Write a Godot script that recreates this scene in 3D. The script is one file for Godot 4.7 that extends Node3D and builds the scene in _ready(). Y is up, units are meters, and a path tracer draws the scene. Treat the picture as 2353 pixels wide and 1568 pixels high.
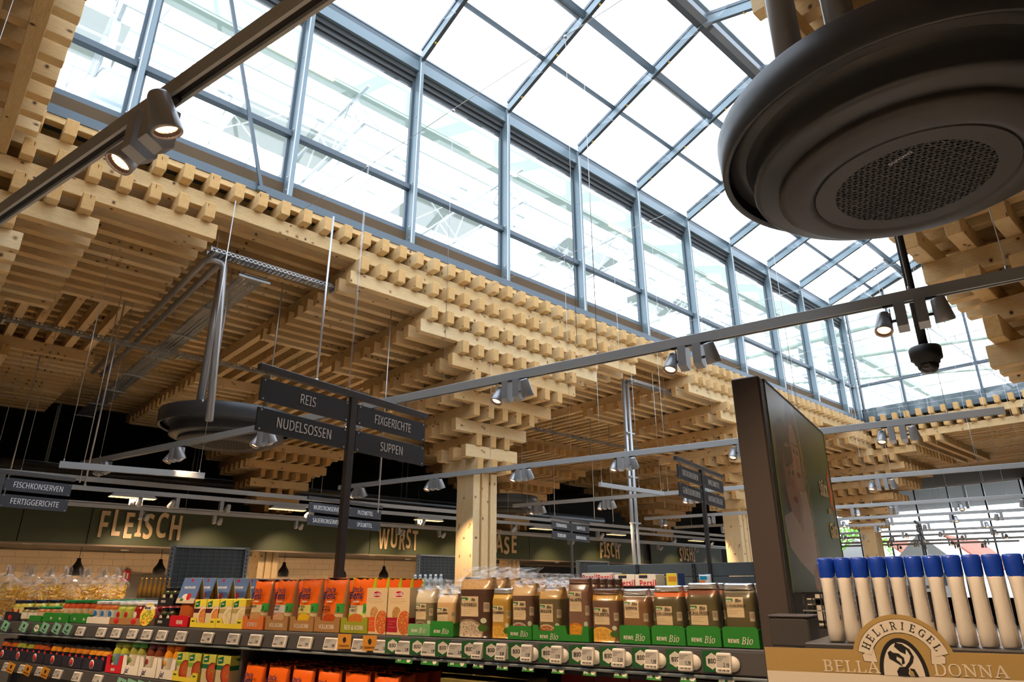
extends Node3D
# A supermarket under a glazed clerestory, stacked-timber columns and ceiling. Metres; x runs along the clerestory, -z across it.

const EYE := 1.65
const PX := 0.305      # pitch of the timbers that run across (z)
const PZ := 0.33       # pitch of the timbers that run along (x)
const LAYER := 0.2
const FACE := -7.8     # glazed wall of the clerestory
const RIDGE := -4.66
var M := {}
var names := {}
var beam_cache := {}
var rng := RandomNumberGenerator.new()
var wood: Array = []
var UT := Vector3(0.2385, 0, 0.9711)     # direction of aisles and light tracks
var NT := Vector3(0.9711, 0, -0.2385)    # across the aisles, away from the camera
const TURN := -1.32994                    # rotation.y that lays local x along UT

func numbered(called: String) -> String:
	var n: int = names.get(called, 0)
	names[called] = n + 1
	return called if n == 0 else "%s_%03d" % [called, n]

func tag(o: Node3D, label: String, category := "", group := "", kind := "") -> Node3D:
	if label: o.set_meta("label", label)
	if category: o.set_meta("category", category)
	if group: o.set_meta("group", group)
	if kind: o.set_meta("kind", kind)
	return o

func thing(called: String, label: String, category: String, at := Vector3.ZERO, turn := 0.0, group := "") -> Node3D:
	var o := Node3D.new()
	o.name = numbered(called)
	add_child(o)
	o.position = at
	o.rotation.y = turn
	return tag(o, label, category, group)

func structure(called: String) -> Node3D:
	var o := Node3D.new()
	o.name = called
	add_child(o)
	o.set_meta("kind", "structure")
	return o

func part(called: String, mesh: Mesh, mat: Material, parent: Node3D, at := Vector3.ZERO, b := Basis.IDENTITY) -> MeshInstance3D:
	var o := MeshInstance3D.new()
	o.name = called
	o.mesh = mesh
	if mat: o.material_override = mat
	o.transform = Transform3D(b, at)
	parent.add_child(o, true)
	return o

func copy(o: Node3D, label: String, at: Vector3, turn := 0.0) -> Node3D:
	var base: String = o.get_meta("base", "")
	if base == "":
		base = String(o.name)
		var cut := base.rfind("_")
		if cut > 0 and base.substr(cut + 1).is_valid_int(): base = base.substr(0, cut)
	var c: Node3D = o.duplicate()
	c.name = numbered(base)
	add_child(c)
	c.position = at
	c.rotation = Vector3(0, turn, 0)
	if label: c.set_meta("label", label)
	return c

func W(x: float, y: float, z: float) -> Vector3:    # heights given from eye level
	return Vector3(x, y + EYE, z)

func TR(s: float, n: float, y: float) -> Vector3:   # along the aisle, across the aisle, height from eye level
	var v := UT * s + NT * n
	v.y = y + EYE
	return v

# ---------------------------------------------------------------- meshes
func quad(st: SurfaceTool, a: Vector3, b: Vector3, c: Vector3, d: Vector3, ua := Vector2(0, 0), ub := Vector2(1, 0), uc := Vector2(1, 1), ud := Vector2(0, 1)) -> void:
	# a b c d run clockwise seen from the front
	for t in [[a, ua], [b, ub], [c, uc], [a, ua], [c, uc], [d, ud]]:
		st.set_uv(t[1])
		st.add_vertex(t[0])

func box(st: SurfaceTool, c: Vector3, s: Vector3, b := Basis.IDENTITY) -> void:
	var h := s * 0.5
	var p: Array[Vector3] = []
	for i in 8:
		p.append(c + b * Vector3(h.x if i & 1 else -h.x, h.y if i & 2 else -h.y, h.z if i & 4 else -h.z))
	quad(st, p[6], p[7], p[5], p[4])
	quad(st, p[3], p[2], p[0], p[1])
	quad(st, p[7], p[3], p[1], p[5])
	quad(st, p[2], p[6], p[4], p[0])
	quad(st, p[2], p[3], p[7], p[6])
	quad(st, p[4], p[5], p[1], p[0])

func bevel_box(st: SurfaceTool, c: Vector3, s: Vector3, r: float, basis := Basis.IDENTITY) -> void:
	# a box with chamfered edges: the hull of three inset boxes
	var h := s * 0.5
	r = minf(r, minf(h.x, minf(h.y, h.z)) * 0.9)
	for axis in 3:
		for side in [-1.0, 1.0]:
			var u := (axis + 1) % 3
			var v := (axis + 2) % 3
			var q: Array[Vector3] = []
			for k in [[-1, -1], [1, -1], [1, 1], [-1, 1]]:
				var e := Vector3.ZERO
				e[axis] = side * h[axis]
				e[u] = k[0] * (h[u] - r)
				e[v] = k[1] * (h[v] - r)
				q.append(c + basis * e)
			if side > 0: quad(st, q[3], q[2], q[1], q[0])
			else: quad(st, q[0], q[1], q[2], q[3])
	for axis in 3:
		var u := (axis + 1) % 3
		var v := (axis + 2) % 3
		for k in [[-1, -1], [1, -1], [1, 1], [-1, 1]]:
			var e := [Vector3.ZERO, Vector3.ZERO, Vector3.ZERO, Vector3.ZERO]
			var w := h[axis] - r
			for i in 4:
				e[i][axis] = -w if i in [0, 3] else w
				e[i][u] = k[0] * (h[u] - (0.0 if i < 2 else r))
				e[i][v] = k[1] * (h[v] - (r if i < 2 else 0.0))
			var q: Array[Vector3] = []
			for i in 4: q.append(c + basis * e[i])
			if k[0] * k[1] > 0: quad(st, q[0], q[1], q[2], q[3])
			else: quad(st, q[3], q[2], q[1], q[0])
	for i in 8:
		var g := Vector3(1 if i & 1 else -1, 1 if i & 2 else -1, 1 if i & 4 else -1)
		var t: Array[Vector3] = []
		for axis in 3:
			var e := Vector3.ZERO
			for j in 3: e[j] = g[j] * (h[j] if j == axis else h[j] - r)
			t.append(c + basis * e)
		if g.x * g.y * g.z > 0: t = [t[0], t[2], t[1]]
		for x in t:
			st.set_uv(Vector2.ZERO)
			st.add_vertex(x)

func start(smooth := false) -> SurfaceTool:
	var st := SurfaceTool.new()
	st.begin(Mesh.PRIMITIVE_TRIANGLES)
	st.set_smooth_group(0 if smooth else -1)
	return st

func done(st: SurfaceTool) -> ArrayMesh:
	st.generate_normals()
	return st.commit()

func box_mesh(s: Vector3, r := 0.0, c := Vector3.ZERO) -> ArrayMesh:
	var key := [s, r, c]
	if not beam_cache.has(key):
		var st := start()
		if r > 0: bevel_box(st, c, s, r)
		else: box(st, c, s)
		beam_cache[key] = done(st)
	return beam_cache[key]

func lathe(st: SurfaceTool, profile: Array, seg := 24, at := Vector3.ZERO, basis := Basis.IDENTITY) -> void:
	# profile: Vector2(radius, height) from bottom to top, the outside seen from outside
	for i in profile.size() - 1:
		var a: Vector2 = profile[i]
		var b: Vector2 = profile[i + 1]
		for k in seg:
			var t0 := TAU * k / seg
			var t1 := TAU * (k + 1) / seg
			var d0 := Vector3(cos(t0), 0, sin(t0))
			var d1 := Vector3(cos(t1), 0, sin(t1))
			var p0 := at + basis * (d0 * a.x + Vector3(0, a.y, 0))
			var p1 := at + basis * (d1 * a.x + Vector3(0, a.y, 0))
			var p2 := at + basis * (d1 * b.x + Vector3(0, b.y, 0))
			var p3 := at + basis * (d0 * b.x + Vector3(0, b.y, 0))
			var u0 := Vector2(float(k) / seg, float(i) / (profile.size() - 1))
			if b.x > 1e-6:
				for v in [p0, p3, p2]:
					st.set_uv(u0)
					st.add_vertex(v)
			if a.x > 1e-6:
				for v in [p0, p2, p1]:
					st.set_uv(u0)
					st.add_vertex(v)

func lathe_mesh(profile: Array, seg := 24, smooth := true) -> ArrayMesh:
	var st := start(smooth)
	lathe(st, profile, seg)
	return done(st)

func tube(st: SurfaceTool, pts: Array, r: float, seg := 8) -> void:
	var rings := []
	var n := pts.size()
	for i in n:
		var d: Vector3
		if i == 0: d = pts[1] - pts[0]
		elif i == n - 1: d = pts[i] - pts[i - 1]
		else: d = (pts[i] - pts[i - 1]).normalized() + (pts[i + 1] - pts[i]).normalized()
		d = d.normalized()
		var a := d.cross(Vector3.UP if absf(d.y) < 0.9 else Vector3.RIGHT).normalized()
		var b := a.cross(d).normalized()
		var ring := []
		for k in seg:
			var t := TAU * k / seg
			ring.append(pts[i] + (a * cos(t) + b * sin(t)) * r)
		rings.append(ring)
	for i in n - 1:
		for k in seg:
			var j := (k + 1) % seg
			quad(st, rings[i][k], rings[i][j], rings[i + 1][j], rings[i + 1][k])
	for k in range(1, seg - 1):
		for v in [rings[0][0], rings[0][k + 1], rings[0][k]]:
			st.set_uv(Vector2.ZERO)
			st.add_vertex(v)
		for v in [rings[n - 1][0], rings[n - 1][k], rings[n - 1][k + 1]]:
			st.set_uv(Vector2.ZERO)
			st.add_vertex(v)

func tube_mesh(pts: Array, r: float, seg := 8) -> ArrayMesh:
	var st := start(true)
	tube(st, pts, r, seg)
	return done(st)

func bar(st: SurfaceTool, a: Vector3, b: Vector3, w: float, h: float) -> void:
	# a straight bar of section w (sideways) by h (upwards) from a to b
	var d := (b - a).normalized()
	var side := d.cross(Vector3.UP)
	side = Vector3.RIGHT if side.length() < 0.01 else side.normalized()
	var up := side.cross(d).normalized()
	box(st, (a + b) * 0.5, Vector3((b - a).length(), h, w), Basis(d, up, side))

func bar_mesh(a: Vector3, b: Vector3, w: float, h: float) -> ArrayMesh:
	var st := start()
	bar(st, a, b, w, h)
	return done(st)

func plate(st: SurfaceTool, outline: Array, z0: float, z1: float, scale_uv := Vector2.ONE, uv0 := Vector2.ZERO) -> void:
	# an outline in x, y made solid between z0 (back) and z1 (front)
	var poly := PackedVector2Array(outline)
	if Geometry2D.is_polygon_clockwise(poly): poly.reverse()
	var tri := Geometry2D.triangulate_polygon(poly)
	for i in range(0, tri.size(), 3):
		var a := poly[tri[i]]
		var b := poly[tri[i + 1]]
		var c := poly[tri[i + 2]]
		if (b - a).cross(c - a) > 0:
			var s := b
			b = c
			c = s
		for v in [a, b, c]:
			st.set_uv((v - uv0) * scale_uv)
			st.add_vertex(Vector3(v.x, v.y, z1))
		for v in [a, c, b]:
			st.set_uv((v - uv0) * scale_uv)
			st.add_vertex(Vector3(v.x, v.y, z0))
	for i in poly.size():
		var a := poly[i]
		var b := poly[(i + 1) % poly.size()]
		quad(st, Vector3(a.x, a.y, z0), Vector3(a.x, a.y, z1), Vector3(b.x, b.y, z1), Vector3(b.x, b.y, z0))

func plate_mesh(outline: Array, z0: float, z1: float) -> ArrayMesh:
	var st := start()
	plate(st, outline, z0, z1)
	return done(st)

func lettering(words: String, height: float, mat: Material, parent: Node3D, at: Vector3, b := Basis.IDENTITY, squeeze := 0.8, font := "Droid Sans", bold := false, depth := 0.002, called := "lettering") -> MeshInstance3D:
	var f := SystemFont.new()
	f.font_names = PackedStringArray([font])
	if bold: f.font_weight = 700
	var t := TextMesh.new()
	t.text = words
	t.font = f
	t.font_size = 32
	t.pixel_size = height / 23.0
	t.depth = depth
	t.curve_step = 4.0 if height < 0.05 else 1.5
	return part(called, t, mat, parent, at, b * Basis.from_scale(Vector3(squeeze, 1, 1)))

# ---------------------------------------------------------------- materials
func mat(c: Color, rough := 0.6, metal := 0.0, spec := 0.5) -> StandardMaterial3D:
	var m := StandardMaterial3D.new()
	m.albedo_color = c
	m.roughness = rough
	m.metallic = metal
	m.metallic_specular = spec
	return m

func c8(r: int, g: int, b: int) -> Color:
	return Color8(r, g, b)

func glass(c: Color, a: float) -> StandardMaterial3D:
	var m := mat(Color(c.r, c.g, c.b, a), 0.02)
	m.transparency = BaseMaterial3D.TRANSPARENCY_ALPHA
	m.cull_mode = BaseMaterial3D.CULL_DISABLED
	return m

func glow(c: Color, e: float) -> StandardMaterial3D:
	var m := mat(c, 0.5)
	m.emission_enabled = true
	m.emission = c
	m.emission_energy_multiplier = e
	return m

func noise_image(size: int, freq: float, sd: int, oct := 3) -> Image:
	var n := FastNoiseLite.new()
	n.seed = sd
	n.noise_type = FastNoiseLite.TYPE_SIMPLEX_SMOOTH
	n.frequency = freq
	n.fractal_octaves = oct
	return n.get_seamless_image(size, size, false, false, 0.15)

func wood_image(base: Color, dark: Color, knots: int, sd: int) -> ImageTexture:
	var s := 512
	var coarse := noise_image(s, 0.006, sd, 3)
	var fine := noise_image(s, 0.03, sd + 1, 2)
	var img := Image.create(s, s, false, Image.FORMAT_RGB8)
	for y in s:
		for x in s:
			var g := coarse.get_pixel(x, y).r
			var ring := absf(fposmod(g * 7.0, 1.0) - 0.5) * 2.0
			var k := clampf(0.25 + 0.35 * ring * ring + 0.5 * (fine.get_pixel(x, y).r - 0.5) + 0.3 * (g - 0.5), 0.0, 1.0)
			img.set_pixel(x, y, base.lerp(dark, k * 0.75))
	var r := RandomNumberGenerator.new()
	r.seed = sd
	for i in knots:
		var cx := r.randi_range(0, s - 1)
		var cy := r.randi_range(0, s - 1)
		var rx := r.randf_range(2.0, 4.5)
		var ry := r.randf_range(16.0, 34.0)
		var deep := r.randf_range(0.45, 0.95)
		for dy in range(-int(ry * 2.2), int(ry * 2.2) + 1):
			for dx in range(-int(rx * 3.5), int(rx * 3.5) + 1):
				var d := Vector2(dx / rx, dy / ry).length()
				var px := posmod(cx + dx, s)
				var py := posmod(cy + dy, s)
				var a := 0.0
				if d < 1.0: a = deep
				elif d < 2.2: a = (2.2 - d) * 0.2
				if a > 0: img.set_pixel(px, py, img.get_pixel(px, py).lerp(Color(0.25, 0.14, 0.07), a))
	img.generate_mipmaps()
	return ImageTexture.create_from_image(img)

func make_materials() -> void:
	var side: Array = [wood_image(c8(230, 208, 164), c8(198, 166, 118), 5, 3), wood_image(c8(225, 200, 152), c8(192, 156, 106), 7, 11)]
	var ends: Array = [wood_image(c8(212, 174, 116), c8(182, 138, 82), 1, 21)]
	for k in 6:
		var m := mat(Color.WHITE, 0.62, 0.0, 0.35)
		m.albedo_color = [Color(1, 1, 1), Color(0.97, 0.96, 0.94), Color(1, 0.98, 0.95), Color(0.95, 0.93, 0.9), Color(1, 0.99, 0.98), Color(0.98, 0.95, 0.91)][k]
		m.albedo_texture = side[k % 2]
		m.uv1_triplanar = true
		m.uv1_scale = Vector3(0.45, 3.6, 3.6)
		m.uv1_offset = Vector3(0.37 * k, 0.61 * k, 0.23 * k)
		m.uv1_triplanar_sharpness = 8.0
		wood.append(m)
	var e := mat(Color.WHITE, 0.7, 0.0, 0.3)
	e.albedo_texture = ends[0]
	e.uv1_triplanar = true
	e.uv1_world_triplanar = true
	e.uv1_scale = Vector3(1.7, 2.6, 1.7)
	M.wood_end = e
	M.steel = mat(c8(122, 141, 150), 0.35, 0.15)
	M.steel_dark = mat(c8(82, 96, 106), 0.4, 0.1)
	M.shutter = mat(c8(66, 70, 72), 0.5)
	M.pane = glass(c8(205, 225, 220), 0.05)
	M.pane_roof = glass(c8(235, 240, 245), 0.06)
	M.track = mat(c8(176, 180, 181), 0.42, 0.3)
	M.slot = mat(c8(24, 23, 24), 0.6)
	M.lamp = mat(c8(168, 171, 174), 0.38, 0.45)
	M.lamp_dark = mat(c8(60, 60, 62), 0.5)
	M.reflector = glow(Color(1.0, 0.80, 0.62), 1.25)
	M.chip = glow(Color(1.0, 0.9, 0.75), 6.0)
	M.ac = mat(c8(62, 64, 67), 0.36, 0.1)
	M.ac_dark = mat(c8(62, 64, 67), 0.36, 0.1)
	M.ac_panel = mat(c8(58, 56, 54), 0.45)
	M.pipe = mat(c8(168, 168, 168), 0.35, 0.5)
	M.wire = mat(c8(190, 190, 190), 0.35, 0.7)
	M.galv = mat(c8(186, 192, 196), 0.4, 0.6)
	M.galv_dark = mat(c8(186, 192, 196), 0.4, 0.6)
	M.sign = mat(c8(54, 56, 60), 0.5)
	M.white_print = mat(c8(232, 232, 230), 0.6)
	M.anthracite = mat(c8(70, 68, 68), 0.45, 0.1)
	M.shelf = mat(c8(86, 85, 84), 0.45, 0.1)
	M.shelf_grey = mat(c8(116, 126, 130), 0.5, 0.1)
	M.floor = mat(c8(176, 170, 160), 0.35)
	M.wall_dark = mat(c8(44, 42, 32), 0.85)
	M.black = mat(c8(18, 18, 18), 0.5)
	M.brass = mat(c8(205, 165, 70), 0.3, 0.8)
	M.linear = glow(Color(1.0, 0.80, 0.55), 1.6)
	M.dome = mat(c8(40, 38, 36), 0.08, 0.0, 0.6)
	M.letter_gold = mat(c8(206, 176, 132), 0.45)
	M.band = mat(c8(58, 66, 34), 0.55)
	M.wall_trim = mat(c8(128, 112, 92), 0.5)
	M.tile = mat(c8(226, 208, 180), 0.3)
	M.tile_grout = mat(c8(176, 160, 138), 0.8)
	M.chip_soft = glow(Color(1.0, 0.85, 0.65), 2.5)
	M.exit_green = glow(Color(0.05, 0.36, 0.22), 0.5)
	M.red = mat(c8(176, 24, 32), 0.5)
	M.green_steel = mat(c8(172, 190, 172), 0.5)
	M.white_steel = mat(c8(206, 214, 214), 0.5)
	M.strip_glow = glow(Color(1.0, 0.93, 0.75), 3.0)
	M.screen = mat(c8(176, 182, 170), 0.9)
	M.screen.backlight_enabled = true
	M.screen.backlight = Color(0.5, 0.5, 0.48)
	M.leaf = mat(c8(120, 178, 58), 0.6)
	M.leaf.backlight_enabled = true
	M.leaf.backlight = Color(0.3, 0.5, 0.15)
	M.leaf.cull_mode = BaseMaterial3D.CULL_DISABLED
	M.sack = mat(c8(206, 220, 228), 0.8)
	M.house_white = mat(c8(240, 238, 234), 0.8)
	M.roof_red = mat(c8(172, 96, 74), 0.8)
	M.foil = mat(c8(206, 208, 212), 0.22, 0.7)
	M.noodle = mat(c8(236, 186, 50), 0.55)
	M.noodle.cull_mode = BaseMaterial3D.CULL_DISABLED
	M.noodle.backlight_enabled = true
	M.noodle.backlight = Color(0.5, 0.4, 0.12)
	M.post_brown = mat(c8(74, 66, 64), 0.45)
	M.poster_cream = mat(c8(226, 214, 180), 0.5)
	M.panel_grey = mat(c8(112, 118, 118), 0.5, 0.1)
	M.film = glass(c8(245, 248, 250), 0.03)
	M.panel_dark = mat(c8(72, 80, 84), 0.6)
	M.film.roughness = 0.12
	M.ink = mat(c8(24, 24, 26), 0.6)
	M.ink_grey = mat(c8(70, 68, 66), 0.6)
	M.ink_blue = mat(c8(42, 38, 92), 0.5)
	M.ink_brown = mat(c8(58, 38, 28), 0.6)
	M.ink_red = mat(c8(200, 30, 40), 0.5)
	M.tag_white = mat(c8(232, 226, 216), 0.45)
	M.tag_grey = mat(c8(168, 164, 158), 0.5)
	M.card_green = mat(c8(40, 128, 44), 0.5)
	M.card_pale = mat(c8(110, 172, 110), 0.5)
	M.card_brown = mat(c8(158, 116, 66), 0.7)
	M.card_orange = mat(c8(206, 112, 52), 0.6)
	M.card_olive = mat(c8(146, 152, 34), 0.6)
	M.card_yellow = mat(c8(228, 208, 60), 0.5)
	M.card_red = mat(c8(196, 22, 38), 0.5)
	M.card_navy = mat(c8(38, 38, 54), 0.5)
	M.card_white = mat(c8(226, 220, 208), 0.6)
	M.flag_mint = mat(c8(122, 178, 152), 0.6)
	M.flag_amber = mat(c8(206, 140, 40), 0.6)
	M.flag_green = mat(c8(34, 98, 54), 0.6)

# ---------------------------------------------------------------- timbers
func beam_mesh(length: float, w := 0.12, h := LAYER) -> ArrayMesh:
	var key := [snappedf(length, 0.001), w, h]
	if not beam_cache.has(key):
		var r := 0.005
		var sides := start()
		var ends := start()
		var l := length * 0.5
		var a := w * 0.5
		var b := h * 0.5
		# an octagonal section swept along x
		var sec := [Vector2(-a + r, -b), Vector2(a - r, -b), Vector2(a, -b + r), Vector2(a, b - r), Vector2(a - r, b), Vector2(-a + r, b), Vector2(-a, b - r), Vector2(-a, -b + r)]
		for i in 8:
			var p: Vector2 = sec[i]
			var q: Vector2 = sec[(i + 1) % 8]
			quad(sides, Vector3(-l + r, p.y, p.x), Vector3(l - r, p.y, p.x), Vector3(l - r, q.y, q.x), Vector3(-l + r, q.y, q.x))
		for s in [-1.0, 1.0]:
			for i in 8:
				var p: Vector2 = sec[i]
				var q: Vector2 = sec[(i + 1) % 8]
				var k := (a - r) / a
				var p0 := Vector3(s * (l - r), p.y, p.x)
				var q0 := Vector3(s * (l - r), q.y, q.x)
				var p1 := Vector3(s * l, p.y * k, p.x * k)
				var q1 := Vector3(s * l, q.y * k, q.x * k)
				if s > 0: quad(ends, p0, p1, q1, q0)
				else: quad(ends, q0, q1, p1, p0)
				var c := Vector3(s * l, 0, 0)
				for v in ([c, q1, p1] if s > 0 else [c, p1, q1]):
					ends.set_uv(Vector2.ZERO)
					ends.add_vertex(v)
		var m := done(sides)
		ends.generate_normals()
		ends.commit(m)
		m.surface_set_material(1, M.wood_end)
		beam_cache[key] = m
	return beam_cache[key]

func beam_x(parent: Node3D, x0: float, x1: float, y_bottom: float, z: float, called := "beam") -> void:
	if x1 - x0 < 0.05: return
	var o := part(called, beam_mesh(x1 - x0), null, parent, W((x0 + x1) * 0.5, y_bottom + LAYER * 0.5, z) - parent.position)
	o.set_surface_override_material(0, wood[rng.randi() % 6])

func beam_z(parent: Node3D, z0: float, z1: float, y_bottom: float, x: float, called := "beam") -> void:
	if z1 - z0 < 0.05: return
	var o := part(called, beam_mesh(z1 - z0), null, parent, W(x, y_bottom + LAYER * 0.5, (z0 + z1) * 0.5) - parent.position, Basis(Vector3.UP, PI / 2))
	o.set_surface_override_material(0, wood[rng.randi() % 6])

func level(k: int) -> float:      # underside of timber layer k, from eye level
	return 4.80 - LAYER * (k - 1)

# one timber column with its stepped capital. flip mirrors the front about the ridge; front says whether the clerestory cuts it
func timber_column(xc: float, zc: float, front: bool, flip: bool, label: String, far_corner := false) -> void:
	var root := thing("timber_column", label, "column", Vector3(xc, 0, zc), 0.0, "stacked timber columns")
	var sg := -1.0 if flip else 1.0
	var zl := func(v: float) -> float: return zc + sg * v
	var row_x := func(k: int, half: float, i0: int, i1: int) -> void:
		for i in range(i0, i1 + 1):
			var z: float = zl.call(i * PZ)
			var x0 := xc - half
			if far_corner and z > FACE + 0.1: x0 = maxf(x0, 21.86)
			beam_x(root, x0, xc + half, level(k), z)
	var row_z := func(k: int, n: int, back: float, fr: float) -> void:
		for i in range(-n, n + 1):
			var x := xc + i * PX
			var f: float = fr
			if far_corner and x > 22.0: f = maxf(-back, fr) if k > 4 else 12.0
			var a: float = zl.call(back)
			var b: float = zl.call(f)
			beam_z(root, minf(a, b), maxf(a, b), level(k), x)
	var cut := 0.85 if flip else 1.18     # timber ends stand this far in front of the column's centre
	var fm := 2 if flip else 3
	if front:
		row_z.call(4, 10, -11.2, cut)
		row_x.call(5, 3.20, -6, 9 if far_corner else fm)
		row_z.call(6, 6, -2.3, cut)
		row_x.call(7, 1.99, -5, 5 if far_corner else fm)
		row_z.call(8, 4, -1.8, cut)
		row_x.call(9, 1.38, -4, 4 if far_corner else fm)
		row_z.call(10, 3, -1.45, minf(1.11, cut))
		row_x.call(11, 1.08, -3, 2)
	else:
		row_x.call(5, 3.20, -6, 9)
		row_z.call(6, 6, -2.3, 3.2)
		row_x.call(7, 1.99, -5, 5)
		row_z.call(8, 4, -1.8, 2.0)
		row_x.call(9, 1.38, -4, 3)
		row_z.call(10, 3, -1.45, 1.11)
		row_x.call(11, 1.08, -3, 2)
	row_z.call(12, 2, -1.12, 0.72)
	row_x.call(13, 0.78, -2, 1)
	row_z.call(14, 1, -0.8, 0.42)
	row_x.call(15, 0.565, -1, 1)
	row_z.call(16, 1, -0.5, 0.46)
	# the shaft: three thick planks with recessed joints, on a plate
	var top := EYE + level(16)
	for i in 3:
		var o := part("plank", beam_mesh(top, 0.44, 0.14), null, root, Vector3((i - 1) * 0.184, top * 0.5, 0), Basis(Vector3(0, 1, 0), Vector3(-1, 0, 0), Vector3(0, 0, 1)))
		o.set_surface_override_material(0, wood[(i * 2) % 6])
	for i in 2:
		part("joint", box_mesh(Vector3(0.05, top, 0.36)), wood[3], root, Vector3((i - 0.5) * 0.184, top * 0.5, 0))
	if front and not flip: pass

func build_timbers() -> void:
	rng.seed = 7
	var ceil := structure("ceiling")
	# the side behind the glazed wall
	for i in range(0, 37):
		beam_x(ceil, -3.0, 31.0, level(1), FACE - 0.06 - i * PZ)
		beam_x(ceil, -3.0, 31.0, level(3), FACE - 0.06 - i * PZ)
	var x := 7.18 - 33 * PX
	while x < 30.8:
		beam_z(ceil, -20.0, -7.63, level(2), x)
		x += PX
	# the near side, mirrored about the ridge
	var near := structure("ceiling_near")
	for i in range(0, 14):
		beam_x(near, -3.0, 31.0, level(1), 2 * RIDGE - (FACE - 0.06 - i * PZ))
		beam_x(near, -3.0, 31.0, level(3), 2 * RIDGE - (FACE - 0.06 - i * PZ))
	x = 7.18 - 33 * PX
	while x < 30.8:
		beam_z(near, -1.69, 3.2, level(2), x)
		x += PX
	# the two ends of the clerestory
	var ends := structure("ceiling_ends")
	for i in 20:
		var z := FACE + 0.27 + i * PZ
		if z > -1.6: break
		beam_x(ends, 21.86, 31.0, level(1), z)
		beam_x(ends, 21.86, 31.0, level(3), z)
		beam_x(ends, -3.0, 0.2, level(1), z)
		beam_x(ends, -3.0, 0.2, level(3), z)
	for i in 27:
		beam_z(ends, -7.8, -1.5, level(2), 22.1 + i * PX)
		if 22.1 + i * PX > 26.9: beam_z(ends, -7.8, -1.5, level(4), 22.1 + i * PX)
	for i in 10:
		beam_z(ends, -7.8, -1.5, level(2), -0.05 - i * PX)
		beam_z(ends, -7.8, -1.5, level(4), -0.05 - i * PX)
	timber_column(7.18, -8.81, true, false, "pale timber column with stepped capital rising behind the brown rice bags, its shaft in full view")
	timber_column(-1.05, -8.81, true, false, "timber column hidden past the frame edge, only its capital steps show above the near light track")
	timber_column(15.41, -8.81, true, false, "timber column half hidden by the dark edge of the poster panel, under the tall windows")
	timber_column(23.64, -8.81, true, false, "timber column at the far corner of the skylight, seen beyond the poster", true)
	timber_column(7.18, -17.15, false, false, "dim timber column whose capital shows under the sign NUDELSOSSEN, over the meat counter")
	timber_column(-1.05, -17.15, false, false, "dim timber capital at the frame edge over the meat counter, lit warm from below")
	timber_column(15.41, -17.15, false, false, "dim timber column beside the cheese counter, just past the near full column")
	timber_column(23.64, -17.15, false, false, "far dim timber column whose steps show behind the sign OBSTKONSERVEN")
	timber_column(7.18, 2 * RIDGE + 8.81 - PZ, true, true, "timber capital overhead on the near side of the skylight, its stepped ends beside the large round air unit")
	timber_column(15.41, 2 * RIDGE + 8.81 - PZ, true, true, "second timber capital on the near side of the skylight, further along than the one overhead")

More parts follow.
